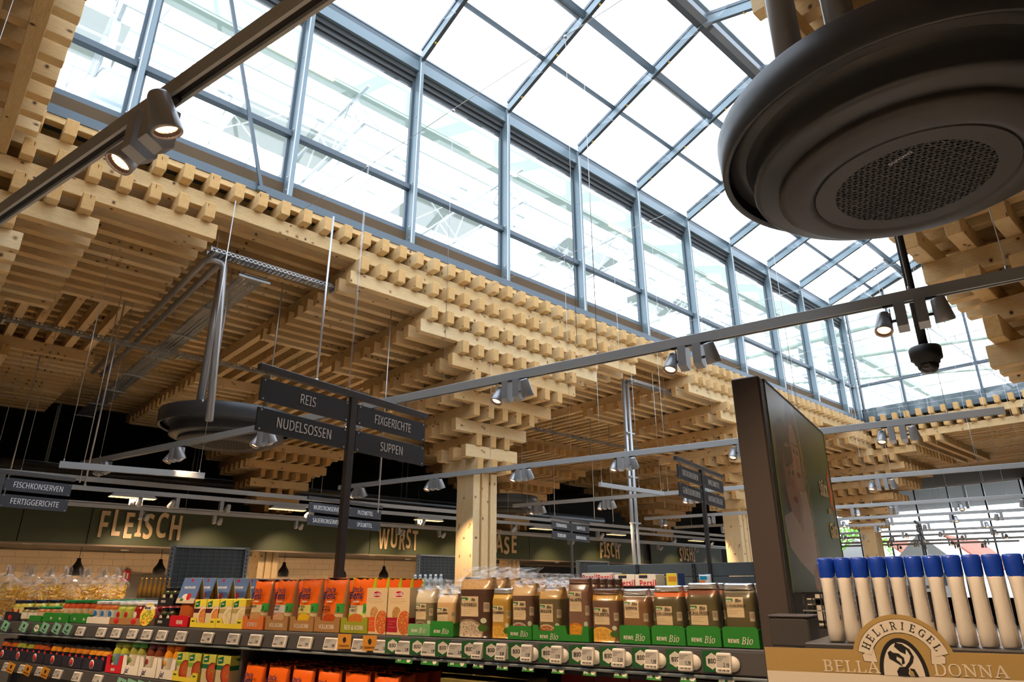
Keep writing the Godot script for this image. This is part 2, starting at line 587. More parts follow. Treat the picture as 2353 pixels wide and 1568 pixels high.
# ---------------------------------------------------------------- clerestory
func build_clerestory() -> void:
	var x0 := 0.03
	var x1 := 22.03
	var e := 8.65
	var slope := (9.79 - 8.65) / 3.14
	var roof := structure("window_2")
	for side in 2:
		var w := structure("window_1" if side == 0 else "window_4")
		var f := FACE if side == 0 else 2 * RIDGE - FACE
		var o := 1.0 if side == 0 else -1.0        # towards the inside
		var Z := func(d: float) -> float: return f + o * d
		part("sill", box_mesh(Vector3(x1 - x0, 0.12, 0.24)), M.steel_dark, w, W((x0 + x1) / 2, 4.94, Z.call(-0.105)))
		part("eave_beam", box_mesh(Vector3(x1 - x0, 0.2, 0.07)), M.steel, w, W((x0 + x1) / 2, 8.47, Z.call(-0.08)))
		part("gutter_strip", box_mesh(Vector3(x1 - x0, 0.1, 0.16)), M.steel_dark, w, W((x0 + x1) / 2, 8.62, Z.call(-0.13)))
		part("glazing_cap", box_mesh(Vector3(x1 - x0, 0.03, 0.04)), M.steel, w, W((x0 + x1) / 2, 8.69, Z.call(-0.06)))
		part("blind_box", box_mesh(Vector3(x1 - x0, 0.1, 0.1)), M.shutter, w, W((x0 + x1) / 2, 8.32, Z.call(-0.16)))
		part("blind_slat", box_mesh(Vector3(x1 - x0, 0.09, 0.08)), M.shutter, w, W((x0 + x1) / 2, 8.22, Z.call(-0.19)))
		part("blind_slat", box_mesh(Vector3(x1 - x0, 0.07, 0.06)), M.shutter, w, W((x0 + x1) / 2, 8.14, Z.call(-0.21)))
		var edges: Array = [x0]
		for k in 11: edges.append(1.033 + 2.0 * k)
		edges.append(x1)
		for k in edges.size():
			var px: float = edges[k] - 0.04
			var po := part("post", box_mesh(Vector3(0.08, 3.78, 0.15), 0.006), M.steel, w, W(px, 6.77, Z.call(-0.075)))
			part("seal", box_mesh(Vector3(0.012, 3.6, 0.012)), M.white_print, po, Vector3(-0.03, -0.05, o * 0.076))
			part("frame", box_mesh(Vector3(0.16, 3.7, 0.06)), M.steel_dark, w, W(px, 6.75, Z.call(-0.18)))
			for h in [5.1, 5.3, 6.1, 7.4, 8.3]:
				part("bolt", box_mesh(Vector3(0.02, 0.02, 0.012)), M.wire, po, Vector3(-0.046, h - 6.77, 0.03 * o), Basis(Vector3.UP, PI / 2))
			if k == edges.size() - 1: break
			var nx: float = edges[k + 1] - 0.08
			var mid: float = (edges[k] + nx) * 0.5
			var wd: float = nx - edges[k]
			part("transom", box_mesh(Vector3(wd, 0.09, 0.1), 0.004), M.steel_dark, w, W(mid, 6.05, Z.call(-0.13)))
			part("pane", box_mesh(Vector3(wd, 1.02, 0.012)), M.pane, w, W(mid, 5.5, Z.call(-0.19)))
			part("pane", box_mesh(Vector3(wd, 2.02, 0.012)), M.pane, w, W(mid, 7.1, Z.call(-0.19)))
		# rafters and roof panes
		var ang := atan(slope) * o
		var run := 3.14 / cos(ang)
		for k in edges.size():
			var rx: float = edges[k] - 0.04
			var a := W(rx, e + 0.02, f)
			var b := W(rx, 9.79 + 0.02, RIDGE)
			var ra := part("rafter", bar_mesh(a, b, 0.07, 0.17), M.steel, roof)
			part("rafter_cap", bar_mesh(a + Vector3(0, 0.12, 0), b + Vector3(0, 0.12, 0), 0.1, 0.06), M.steel_dark, roof)
			part("rafter_foot", bar_mesh(a - Vector3(0, 0.088, 0), b - Vector3(0, 0.088, 0), 0.06, 0.01), M.shutter, roof)
			for t in [0.12, 0.42, 0.75]:
				var st := start(true)
				lathe(st, [Vector2(0.008, -0.012), Vector2(0.022, -0.012), Vector2(0.026, 0.0), Vector2(0.022, 0.012), Vector2(0.008, 0.012), Vector2(0.008, -0.012)], 10)
				part("eyelet", done(st), M.brass, ra, a.lerp(b, t) + Vector3(0.0, -0.11, 0), Basis(Vector3.RIGHT, PI / 2))
			if k == edges.size() - 1: break
			var nx: float = edges[k + 1] - 0.04
			var cuts := [0.02, 0.32, 0.64, 0.985]
			for c in 3:
				var p0 := a.lerp(b, cuts[c])
				var p1 := a.lerp(b, cuts[c + 1])
				var m := (p0 + p1) * 0.5 + Vector3((nx - rx) * 0.5, 0.16, 0)
				part("pane", box_mesh(Vector3(nx - rx - 0.1, 0.012, p0.distance_to(p1) - 0.05)), M.pane_roof, roof, m, Basis(Vector3.RIGHT, ang))
				if c < 2:
					var q := a.lerp(b, cuts[c + 1]) + Vector3((nx - rx) * 0.5, 0.12 if c == 0 else 0.02, 0)
					part("purlin", box_mesh(Vector3(nx - rx - 0.07, 0.07 if c == 0 else 0.1, 0.05 if c == 0 else 0.09)), M.steel_dark, roof, q, Basis(Vector3.RIGHT, ang))
					part("glazing_bar", box_mesh(Vector3(nx - rx - 0.09, 0.02, 0.03)), M.steel, roof, q + Vector3(0, 0.0, -0.035 * o), Basis(Vector3.RIGHT, ang))
					if c == 1 and k % 2 == 1:
						part("blind_tube", tube_mesh([q + Vector3(-0.9, -0.02, -0.09), q + Vector3(0.9, -0.02, -0.09)], 0.035, 10), M.galv, roof)
	for d in [-0.09, 0.09]:
		part("ridge_beam", box_mesh(Vector3(x1 - x0, 0.14, 0.05)), M.steel_dark, roof, W((x0 + x1) / 2, 9.82, RIDGE + d))
	part("ridge_plate", box_mesh(Vector3(x1 - x0, 0.02, 0.24)), M.shutter, roof, W((x0 + x1) / 2, 9.74, RIDGE))
	part("ridge_cap", box_mesh(Vector3(x1 - x0, 0.05, 0.3)), M.steel, roof, W((x0 + x1) / 2, 10.0, RIDGE))
	# the two glazed ends
	for side in 2:
		var w := structure("window_3" if side == 0 else "window_5")
		var f := x1 if side == 0 else x0
		var o := -1.0 if side == 0 else 1.0
		part("sill", box_mesh(Vector3(0.2, 0.12, 6.2)), M.steel_dark, w, W(f - o * 0.1, 4.94, RIDGE))
		var zs := [FACE + 0.04, FACE + 1.27, FACE + 3.27, FACE + 5.27, FACE + 6.24]
		for k in 5:
			var top: float = 8.65 + slope * (3.14 - absf(zs[k] - RIDGE))
			part("mullion", box_mesh(Vector3(0.1, top - 4.88, 0.06)), M.steel_dark, w, W(f - o * 0.08, (top + 4.88) / 2, zs[k]))
			if k == 4: break
			var z0: float = zs[k] + 0.03
			var z1: float = zs[k + 1] - 0.03
			part("transom", box_mesh(Vector3(0.08, 0.08, z1 - z0)), M.steel_dark, w, W(f - o * 0.09, 6.07, (z0 + z1) / 2))
			part("pane", box_mesh(Vector3(0.012, 1.02, z1 - z0)), M.pane, w, W(f - o * 0.1, 5.52, (z0 + z1) / 2))
			var st := start()
			var h0: float = 8.6 + slope * (3.14 - absf(z0 - RIDGE)) + EYE
			var h1: float = 8.6 + slope * (3.14 - absf(z1 - RIDGE)) + EYE
			plate(st, [Vector2(z0, 6.11 + EYE), Vector2(z1, 6.11 + EYE), Vector2(z1, h1), Vector2(z0, h0)], -0.006, 0.006)
			part("pane", done(st), M.pane, w, Vector3(f - o * 0.1, 0, 0), Basis(Vector3(0, 0, 1), Vector3.UP, Vector3(-1, 0, 0)))
			var zc: float = (z0 + z1) / 2
			part("head", bar_mesh(W(f - o * 0.08, h0 - EYE + 0.05, z0 - 0.03), W(f - o * 0.08, h1 - EYE + 0.05, z1 + 0.03), 0.1, 0.12), M.steel_dark, w)

func shell_box(called: String, c: Vector3, s: Vector3, m: Material) -> void:
	var o := part(called, box_mesh(s), m, self, c)
	o.set_meta("kind", "structure")

func build_shell() -> void:
	shell_box("floor", Vector3(17, -0.1, -8), Vector3(48, 0.2, 34), M.floor)
	shell_box("wall_back", Vector3(17, 3.5, -24.6), Vector3(48, 7.4, 0.3), M.wall_dark)
	shell_box("wall_left", Vector3(-6.6, 3.5, -8), Vector3(0.3, 7.4, 34), M.wall_dark)
	shell_box("wall_front", Vector3(17, 3.5, 8.6), Vector3(48, 7.4, 0.3), M.wall_dark)
	var slab := mat(c8(92, 74, 52), 0.9)
	shell_box("ceiling_slab", Vector3(17, 6.78, -16.3), Vector3(48, 0.25, 16.7), slab)
	shell_box("ceiling_slab_near", Vector3(17, 6.78, 3.7), Vector3(48, 0.25, 10.2), slab)
	shell_box("ceiling_slab_end", Vector3(31.6, 6.78, -4.66), Vector3(18.8, 0.25, 6.6), slab)
	shell_box("ceiling_slab_start", Vector3(-3.3, 6.78, -4.66), Vector3(6.2, 0.25, 6.6), slab)
	var kerb: Material = M.steel_dark
	shell_box("trim_1", Vector3(11, 6.75, -8.05), Vector3(22.6, 0.45, 0.2), kerb)
	shell_box("trim_2", Vector3(11, 6.75, -1.27), Vector3(22.6, 0.45, 0.2), kerb)
	shell_box("trim_3", Vector3(22.25, 6.75, -4.66), Vector3(0.2, 0.45, 6.9), kerb)
	shell_box("trim_4", Vector3(-0.15, 6.75, -4.66), Vector3(0.2, 0.45, 6.9), kerb)
	# the far facade: solid but for one tall glazed opening
	shell_box("wall_right", Vector3(40.3, 3.5, 0.6), Vector3(0.3, 7.4, 16.4), M.wall_dark)
	shell_box("wall_right_2", Vector3(40.3, 3.5, -22.6), Vector3(0.3, 7.4, 4.4), M.wall_dark)
	shell_box("wall_right_3", Vector3(40.3, 0.6, -14.0), Vector3(0.3, 1.2, 12.9), M.wall_dark)
	var w := structure("window_6")
	for k in 9:
		part("mullion", box_mesh(Vector3(0.12, 5.4, 0.07)), M.steel_dark, w, Vector3(40.3, 3.9, -20.3 + k * 1.57))
		if k < 8:
			part("pane", box_mesh(Vector3(0.02, 5.3, 1.48)), M.pane, w, Vector3(40.3, 3.9, -19.51 + k * 1.57))
			part("transom", box_mesh(Vector3(0.1, 0.07, 1.5)), M.steel_dark, w, Vector3(40.3, 2.9, -19.51 + k * 1.57))

# ---------------------------------------------------------------- light tracks and lamps
func track_profile(length: float) -> ArrayMesh:
	var o := [Vector2(-0.026, 0.0), Vector2(-0.026, 0.068), Vector2(-0.023, 0.071), Vector2(0.023, 0.071), Vector2(0.026, 0.068), Vector2(0.026, 0.0), Vector2(0.014, 0.0), Vector2(0.014, 0.022), Vector2(-0.014, 0.022), Vector2(-0.014, 0.0)]
	return plate_mesh(o, -length * 0.5, length * 0.5)

func light_track(label: String, a: Vector3, b: Vector3, hangs: Array, top := 4.6, group := "light tracks over the aisles") -> Node3D:
	# a and b: the ends of the track's underside
	var c := (a + b) * 0.5
	var d := b - a
	var t := thing("light_track", label, "light track", c, atan2(-d.z, d.x), group)
	var across := Basis(Vector3(0, 0, 1), Vector3.UP, Vector3(-1, 0, 0))
	part("rail", track_profile(d.length()), M.track, t, Vector3.ZERO, across)
	part("slot", box_mesh(Vector3(d.length() - 0.02, 0.004, 0.027)), M.slot, t, Vector3(0, 0.019, 0))
	for s in [-1.0, 1.0]:
		part("end_cap", box_mesh(Vector3(0.004, 0.073, 0.054), 0.001), M.track, t, Vector3(s * (d.length() * 0.5 + 0.002), 0.0355, 0))
	for h in hangs:
		var x: float = (h - 0.5) * d.length()
		part("suspension_wire", tube_mesh([Vector3(x, 0.071, 0), Vector3(x, top + EYE - c.y, 0)], 0.003, 5), M.wire, t)
		part("clamp", lathe_mesh([Vector2(0.0, 0.0), Vector2(0.009, 0.0), Vector2(0.007, 0.03), Vector2(0.0, 0.032)], 8), M.wire, t, Vector3(x, 0.071, 0))
	return t

var lamp_parts := {}

func track_lamp(label: String, at: Vector3, turn: float, side: float, aim: float, group: String, lit := 1.0, kind := "spot") -> void:
	# local x along the track, +z towards the camera; side: on which side of the gear box the head hangs; aim: lean of the head towards +z
	var t := thing("track_spotlight", label, "spotlight", at, turn, group)
	if lamp_parts.is_empty():
		lamp_parts.gear = plate_mesh([Vector2(-0.05, 0.0), Vector2(0.05, 0.0), Vector2(0.05, -0.150), Vector2(0.015, -0.176), Vector2(-0.05, -0.150)], -0.03, 0.03)
		lamp_parts.adapter = box_mesh(Vector3(0.11, 0.02, 0.03), 0.003)
		lamp_parts.arm = box_mesh(Vector3(0.03, 0.014, 0.02), 0.002)
		lamp_parts.yoke = box_mesh(Vector3(0.006, 0.1, 0.018), 0.002)
		lamp_parts.head = lathe_mesh([Vector2(0.044, 0.004), Vector2(0.046, -0.004), Vector2(0.05, -0.004), Vector2(0.052, 0.004), Vector2(0.050, 0.03), Vector2(0.037, 0.135), Vector2(0.032, 0.145), Vector2(0.0, 0.147)], 24)
		lamp_parts.ring = lathe_mesh([Vector2(0.036, 0.016), Vector2(0.045, 0.002)], 20)
		lamp_parts.reflector = lathe_mesh([Vector2(0.0, 0.062), Vector2(0.012, 0.06), Vector2(0.026, 0.045), Vector2(0.034, 0.026), Vector2(0.037, 0.014)].map(func(v): return v), 16, false)
		lamp_parts.chip = lathe_mesh([Vector2(0.0, 0.055), Vector2(0.011, 0.056)], 10, false)
	part("adapter", lamp_parts.adapter, M.slot, t, Vector3(side * 0.035, 0.002, 0))
	part("gear_box", lamp_parts.gear, M.lamp, t, Vector3(0, -0.006, 0), Basis(Vector3.UP, PI / 2))
	part("arm", lamp_parts.arm, M.lamp_dark, t, Vector3(side * 0.042, -0.105, 0))
	var tilt := Basis(Vector3.RIGHT, -aim) * Basis(Vector3(0, 0, 1), side * 0.10)
	var pivot := Vector3(side * 0.107, -0.165, 0.018)
	var h := part("head", lamp_parts.head, M.lamp, t, pivot, tilt)
	part("yoke", lamp_parts.yoke, M.lamp_dark, t, Vector3(side * 0.056, -0.07, 0.0))
	part("reflector", lamp_parts.reflector, M.reflector, h)
	part("baffle", lamp_parts.ring, M.lamp_dark, h)
	part("chip", lamp_parts.chip, M.chip, h)
	if lit > 0:
		var l := SpotLight3D.new()
		l.name = "spot_light"
		l.light_color = Color(1.0, 0.85, 0.68)
		l.light_energy = 2.7 * lit
		l.light_size = 0.03
		l.spot_angle = 38.0
		l.spot_angle_attenuation = 0.8
		l.spot_range = 40.0
		l.spot_attenuation = 2.0
		l.shadow_enabled = true
		h.add_child(l, true)
		l.position = Vector3(0, -0.006, 0)
		l.rotation_degrees = Vector3(-90, 0, 0)

func lamp_pair(s: float, n: float, y: float, where: String, group: String, lit := 1.0) -> void:
	track_lamp("grey spotlight turned our way, left of the pair " + where, TR(s - 0.055, n, y), TURN, -1.0, 0.45, group, lit)
	track_lamp("grey spotlight turned away, right of the pair " + where, TR(s + 0.055, n, y), TURN, 1.0, -0.35, group, lit)

func build_lighting() -> void:
	var y := 1.635
	var rows := [
		[0.925, -6.5, 3.0, "nearest light track, running steeply up across the top left of the photo", [0.2, 0.6]],
		[4.444, -10.39, 6.0, "long light track crossing the whole picture behind the sign REIS", [0.03, 0.33, 0.5, 0.63, 0.66, 0.75]],
		[8.17, -9.2, 0.45, "light track passing in front of the full-length timber column", [0.1, 0.34, 0.57, 0.8, 0.95]],
		[12.2, -8.21, 3.5, "light track that begins right of the full-length column, under the grey riser pipes", [0.03, 0.3, 0.6, 0.8]],
		[16.51, -7.05, 2.5, "light track behind the sign OBSTKONSERVEN, first of the short far ones", [0.06, 0.3, 0.55, 0.8]],
		[19.5, -7.4, 3.0, "far light track, sixth across the aisles, ending above the poster's dark edge", [0.05, 0.5, 0.85]],
		[21.8, -6.5, 3.0, "far light track, seventh across the aisles, before the distant glazing", [0.1, 0.5, 0.85]],
		[24.9, -6.0, 3.0, "far light track, eighth across the aisles, before the distant glazing", [0.1, 0.5, 0.85]],
		[27.2, -6.0, 3.0, "far light track, ninth across the aisles, before the distant glazing", [0.1, 0.5]],
		[30.4, -5.0, 3.0, "far light track, tenth across the aisles, before the distant glazing", [0.1, 0.5]],
		[-2.6, -4.5, 3.5, "added light track behind the viewer, unseen, brightening the foreground", [0.1, 0.5, 0.9]],  # this track and the next are added out of view to brighten the foreground
		[-5.6, -3.0, 4.0, "second added light track behind the viewer, unseen, brightening the foreground", [0.1, 0.5, 0.9]],
		[32.7, -5.0, 1.2, "farthest light track, lowest in the picture above the white bottles", [0.1, 0.6]],
	]
	for r in rows: light_track(r[3], TR(r[1], r[0], y), TR(r[2], r[0], y), r[4])
	var pairs := [
		[0.925, [-2.2, -3.85, -5.4, -0.65, 0.95, 2.5], ["in close-up on the nearest track", "on the nearest track, past the left edge of the picture", "on the nearest track, well past the left edge", "on the nearest track above the picture's upper edge", "on the nearest track behind the viewer's shoulder", "on the nearest track at its hidden end"]],
		[4.444, [-9.71, -7.97, -6.25, -4.77, -2.99, -1.455, -0.08, 1.5], ["at the far left end of the track, over the fish cans sign", "below the hanging round air unit", "hung just under the sign NUDELSOSSEN", "behind the upright of the REIS sign", "before the capital of the full-length column", "above the top of the poster panel", "beside the black dome camera", "past the right edge on the camera's track"]],
		[8.17, [-8.7, -6.99, -5.34, -3.72, -2.13, -0.52], ["at the left end of the column's track, beside the REIS upright", "just left of the full-length column", "just right of the full-length column", "against the grey riser pipes", "beside the dark edge of the poster panel", "right of the poster's upper edge"]],
		[12.2, [-7.58, -5.98, -4.22, -2.6, -1.13], ["at the left end of the fourth track", "left of the riser pipes on the fourth track", "under the sign GEMÜSEKONSERVEN", "behind the poster panel", "right of the words on the poster"]],
	]
	for g in pairs:
		for i in g[1].size(): lamp_pair(g[1][i], g[0], y, g[2][i], "paired spotlights on the light tracks")
	for n in [-2.6, -5.6]:  # lamps of the two added tracks, unseen fill for the shelf fronts
		for k in 4: lamp_pair(-2.6 + 1.6 * k, n, y, "on an added, unseen track behind the viewer", "paired spotlights on the light tracks")
	var far := "far single spotlights on the light tracks"
	for g in [[16.51, [-6.6, -5.27, -2.2, -1.35, -0.3, 0.9]], [19.5, [-6.0, -4.6, -2.95, -1.75, -0.5, 0.5]], [21.8, [-4.2, -3.35, -2.4, -1.1, 0.1]], [24.9, [-3.75, -3.0, -2.0, -0.9, 0.3]], [27.2, [-3.4, -2.5, -1.7, -0.4, 0.6]], [30.4, [-3.0, -2.0, -1.0, 0.2]], [32.7, [-2.9, -1.9, -0.9, 0.1]]]:
		for i in g[1].size():
			var sd := -1.0 if i % 2 else 1.0
			track_lamp("small distant grey spotlight, one of many on the far light tracks", TR(g[1][i], g[0], y), TURN, sd, 0.4 * sd, far, 1.0)
	# tracks that run along the shop, before the meat counter
	var back := "light rails before the meat counter"
	light_track("upper grey rail before the meat counter, from behind the sign FISCHKONSERVEN to the poster", W(-2.0, 1.48, -11.5), W(27.0, 1.48, -11.5), [0.11, 0.24, 0.38, 0.55, 0.7], 4.6, back)
	light_track("middle grey rail before the meat counter, carrying long linear lamps", W(-2.0, 1.48, -12.6), W(27.5, 1.48, -12.6), [0.1, 0.28, 0.45, 0.65], 4.6, back)
	light_track("lowest grey rail, before the green band with the word FLEISCH", W(2.4, 1.48, -15.2), W(29.0, 1.48, -15.2), [0.08, 0.3, 0.5, 0.7], 2.6, back)
	light_track("short thin rail hanging above the fish cans sign", W(1.25, 1.26, -8.85), W(2.72, 1.26, -8.62), [0.02, 0.96], 4.0, back)
	light_track("short rail hung at a slant left of the riser pipes", W(8.8, 1.62, -7.5), W(10.6, 1.62, -7.5), [0.03, 0.6, 0.97], 4.0, back)
	var n := 0
	for x in [2.9, 3.6, 4.35, 6.1, 8.6, 11.5, 14.6, 18.2, 20.1]:
		track_lamp("small grey spotlight on the rails before the meat counter, turned to the green wall", W(x, 1.48, -12.6), 0.0, -1.0 if n % 2 else 1.0, -0.9, "spotlights before the meat counter", 0.6)
		n += 1
	n = 0
	for x in [3.7, 5.15, 7.0, 9.8, 11.1, 12.3, 16.2, 18.5, 20.9, 23.2, 26.0]:
		track_lamp("small grey spotlight on the lowest rail, washing the green band and its words", W(x, 1.48, -15.2), 0.0, 1.0, -0.95, "wall washing spotlights before the green band", 0.55)
		n += 1
	for p in [[2.9, "over the sign FERTIGGERICHTE"], [5.6, "right of the word FLEISCH"], [8.9, "over the signs PUTZMITTEL and SPÜLMITTEL"], [12.4, "right of the full-length column"], [15.4, "left of the sign TIERNAHRUNG"], [19.4, "over the word FISCH"], [23.4, "over the word SUSHI"]]:
		var t := thing("linear_lamp", "long flat grey lamp with a warm louvred underside, " + p[1], "lamp", W(p[0], 1.47, -12.6), 0.0, "linear lamps on the middle rail")
		part("housing", plate_mesh([Vector2(-0.36, 0.0), Vector2(-0.3, 0.05), Vector2(0.3, 0.05), Vector2(0.36, 0.0)], -0.09, 0.09), M.track, t, Vector3(0, -0.05, 0))
		part("louvre", box_mesh(Vector3(0.68, 0.008, 0.15)), M.linear, t, Vector3(0, -0.054, 0))
		for i in 9: part("blade", box_mesh(Vector3(0.006, 0.012, 0.15)), M.track, t, Vector3(-0.28 + i * 0.07, -0.06, 0))
		var l := AreaLight3D.new()
		l.name = "area_light"
		l.area_size = Vector2(0.66, 0.14)
		l.light_color = Color(1.0, 0.86, 0.7)
		l.light_energy = 3.0
		l.area_range = 30.0
		l.shadow_enabled = true
		t.add_child(l, true)
		l.position = Vector3(0, -0.075, 0)
		l.rotation_degrees = Vector3(-90, 0, 0)

# ---------------------------------------------------------------- round air units
func round_air_unit(label: String, at: Vector3, full: bool) -> void:
	# at: centre of the drum's lower edge
	var t := thing("round_air_unit", label, "air conditioner", at, 0.0, "round ceiling air units")
	t.scale = Vector3.ONE * 1.26
	part("drum", lathe_mesh([Vector2(0.693, 0.012), Vector2(0.712, 0.0), Vector2(0.718, 0.004), Vector2(0.728, 0.152), Vector2(0.725, 0.157), Vector2(0.70, 0.157), Vector2(0.69, 0.13), Vector2(0.68, 0.05), Vector2(0.60, 0.035)], 96), M.ac, t)
	part("skirt", lathe_mesh([Vector2(0.5, -0.115), Vector2(0.575, -0.105), Vector2(0.594, -0.095), Vector2(0.598, -0.085), Vector2(0.59, -0.01), Vector2(0.602, 0.02), Vector2(0.62, 0.04)], 96), M.ac, t)
	part("panel_rim", lathe_mesh([Vector2(0.365, -0.155), Vector2(0.375, -0.165), Vector2(0.40, -0.168), Vector2(0.47, -0.158), Vector2(0.497, -0.145), Vector2(0.503, -0.135), Vector2(0.50, -0.11)], 96), M.ac_panel, t)
	part("air_slot", lathe_mesh([Vector2(0.33, -0.12), Vector2(0.345, -0.105), Vector2(0.362, -0.115), Vector2(0.372, -0.16)], 96), M.ac_dark, t)
	# the inner plate, pierced by triangles
	var plate_o := part("inner_plate", lathe_mesh([Vector2(0.0, -0.150), Vector2(0.345, -0.150)], 64, false), M.ac_dark, t)
	var st := start()
	var g := 0.030
	var ang := 0.38
	var r0 := 0.285
	var rim := []
	for k in 64:
		var a := TAU * k / 64
		var b := TAU * (k + 1) / 64
		var y := -0.164
		var o0 := Vector3(cos(a) * 0.362, y, sin(a) * 0.362)
		var o1 := Vector3(cos(b) * 0.362, y, sin(b) * 0.362)
		var i0 := Vector3(cos(a) * r0, y, sin(a) * r0)
		var i1 := Vector3(cos(b) * r0, y, sin(b) * r0)
		quad(st, o0, i0, i1, o1)
		var e0 := Vector3(cos(a) * 0.366, -0.156, sin(a) * 0.366)
		var e1 := Vector3(cos(b) * 0.366, -0.156, sin(b) * 0.366)
		quad(st, e0, o0, o1, e1)
	part("plate_ring", done(st), M.ac_panel, t)
	st = start()
	var u := Vector3(cos(ang), 0, sin(ang))
	var v := Vector3(-sin(ang), 0, cos(ang))
	for i in range(-10, 11):
		for d in [[u, v], [v, u]]:
			var c: Vector3 = d[1] * (i * g)
			var l := sqrt(maxf(0.0, r0 * r0 - c.length_squared()))
			if l > 0.01: bar(st, c - d[0] * l + Vector3(0, -0.160, 0), c + d[0] * l + Vector3(0, -0.160, 0), 0.0065, 0.008)
	var w := (u + v).normalized()
	var x := (u - v).normalized()
	for i in range(-14, 15):
		var c := x * (i * g * 0.7071)
		var l := sqrt(maxf(0.0, r0 * r0 - c.length_squared()))
		if l > 0.01: bar(st, c - w * l + Vector3(0, -0.160, 0), c + w * l + Vector3(0, -0.160, 0), 0.0055, 0.008)
	part("grille", done(st), M.ac_panel, t).set_meta("kind", "stuff")
	lettering("SAMSUNG", 0.016, M.pipe, t, Vector3(-0.225, -0.1655, 0.03), Basis(Vector3.RIGHT, PI / 2).rotated(Vector3.UP, 1.25), 0.9, "Droid Sans", true, 0.001)
	var tops := [[-0.44, -0.22], [-0.40, -0.02]] if full else [[-0.36, 0.05]]
	for p in tops:
		part("duct_pipe", tube_mesh([Vector3(p[0], 0.1, p[1]), Vector3(p[0], 2.6, p[1])], 0.056 if full else 0.045, 16), M.pipe, t)
	part("hanger_rod", tube_mesh([Vector3(-0.27, 0.1, 0.12), Vector3(-0.27, 2.6, 0.12)], 0.009, 8), M.wire, t)
	part("hanger_rod", tube_mesh([Vector3(0.3, 0.1, 0.25), Vector3(0.3, 2.6, 0.25)], 0.009, 8), M.wire, t)
	part("top_cover", lathe_mesh([Vector2(0.7, 0.135), Vector2(0.0, 0.14)], 48), M.ac_dark, t)

# ---------------------------------------------------------------- aisle signs
func aisle_sign(label: String, s: float, n: float, words: Array, squeeze: Array) -> void:
	# local x runs across the aisle (away from the camera), +z faces along the aisle
	var at := TR(s, n, 0.0)
	var t := thing("aisle_sign", label, "sign", Vector3(at.x, 0, at.z), atan2(0.2385, 0.9711), "hanging aisle signs")
	var st := start()
	bevel_box(st, Vector3(0, EYE + 0.53, 0), Vector3(0.052, 1.1, 0.03), 0.003)
	part("upright", done(st), M.anthracite, t)
	part("crossbar", box_mesh(Vector3(1.33, 0.04, 0.035), 0.003), M.anthracite, t, Vector3(0, EYE + 1.09, 0))
	for i in 4:
		var sx := -1.0 if i < 2 else 1.0
		var y := EYE + (0.976 if i % 2 == 0 else 0.817)
		var x := sx * 0.338
		var p := part("sign_plate", box_mesh(Vector3(0.612, 0.124, 0.012), 0.002), M.sign, t, Vector3(x, y, 0.004))
		var te := lettering(words[i], 0.052, M.white_print, p, Vector3(0.0, 0.0, 0.0072), Basis.IDENTITY, squeeze[i])
		for cx in [-0.285, 0.285]:
			for cy in [-0.05, 0.05]:
				part("rivet", lathe_mesh([Vector2(0.005, 0.0), Vector2(0.004, 0.003), Vector2(0.0, 0.004)], 8), M.wire, p, Vector3(cx, cy, 0.006), Basis(Vector3.RIGHT, PI / 2))
			var top := y + 0.05
			var hook := []
			for k in 7:
				var a := PI * k / 6.0
				hook.append(Vector3(x + cx + 0.004 * sin(a), top + 0.02 - 0.02 * cos(a), 0.004 + 0.013 * sin(a)))
			if i % 2 == 0: hook.append(Vector3(x + cx, EYE + 1.075, 0.0))
			part("hook", tube_mesh(hook, 0.0016, 5), M.slot, t)

func build_signs() -> void:
	aisle_sign("black sign with plates REIS, NUDELSOSSEN, FIXGERICHTE and SUPPEN on the nearest upright", -2.95, 2.67, ["REIS", "NUDELSOSSEN", "FIXGERICHTE", "SUPPEN"], [0.78, 0.78, 0.78, 0.78])
	aisle_sign("black sign reading FISCHKONSERVEN and FERTIGGERICHTE at the left edge of the picture", -7.87, 2.67, ["OBST", "GEMÜSE", "FISCHKONSERVEN", "FERTIGGERICHTE"], [0.78, 0.78, 0.78, 0.8])
	aisle_sign("black sign reading WURSTKONSERVEN and PUTZMITTEL, partly behind the upright of the REIS sign", -7.0, 6.38, ["WURSTKONSERVEN", "SAUERKONSERVEN", "PUTZMITTEL", "SPÜLMITTEL"], [0.74, 0.74, 0.72, 0.72])
	aisle_sign("black sign reading OBSTKONSERVEN and WASCHMITTEL, left of the poster panel", -2.12, 6.4, ["OBSTKONSERVEN", "GEMÜSEKONSERVEN", "WASCHMITTEL", "HAUSHALTSHELFER"], [0.74, 0.68, 0.74, 0.7])
	aisle_sign("small distant black sign reading TIERNAHRUNG and BABYPFLEGE before the green wall", -5.75, 10.3, ["TIERNAHRUNG", "TIERBEDARF", "BABYPFLEGE", "BABYNAHRUNG"], [0.74, 0.74, 0.74, 0.74])
	aisle_sign("dark sign seen nearly edge-on among the far light tracks, right of the poster", -0.9, 14.6, ["TEE", "KAFFEE", "KAKAO", "MÜSLI"], [0.78, 0.78, 0.78, 0.78])

# ---------------------------------------------------------------- cable trays, pipes, rods, wires
func tray_mesh(l: float, w: float, h: float) -> ArrayMesh:
	# a channel along x of slotted sheet: thin strips with gaps
	var st := start()
	var strips := 5
	for i in strips:
		var z := -w / 2 + w * (i + 0.5) / strips
		box(st, Vector3(0, 0, z), Vector3(l, 0.002, w / strips * 0.62))
	var n := int(l / 0.06)
	for i in n + 1:
		box(st, Vector3(-l / 2 + l * i / n, 0.0, 0), Vector3(0.022, 0.002, w))
	for s in [-1.0, 1.0]:
		for k in 2: box(st, Vector3(0, 0.008 + k * (h - 0.02), s * w / 2), Vector3(l, 0.014, 0.002))
		for i in n + 1: box(st, Vector3(-l / 2 + l * i / n, h / 2, s * w / 2), Vector3(0.024, h, 0.002))
	return done(st)

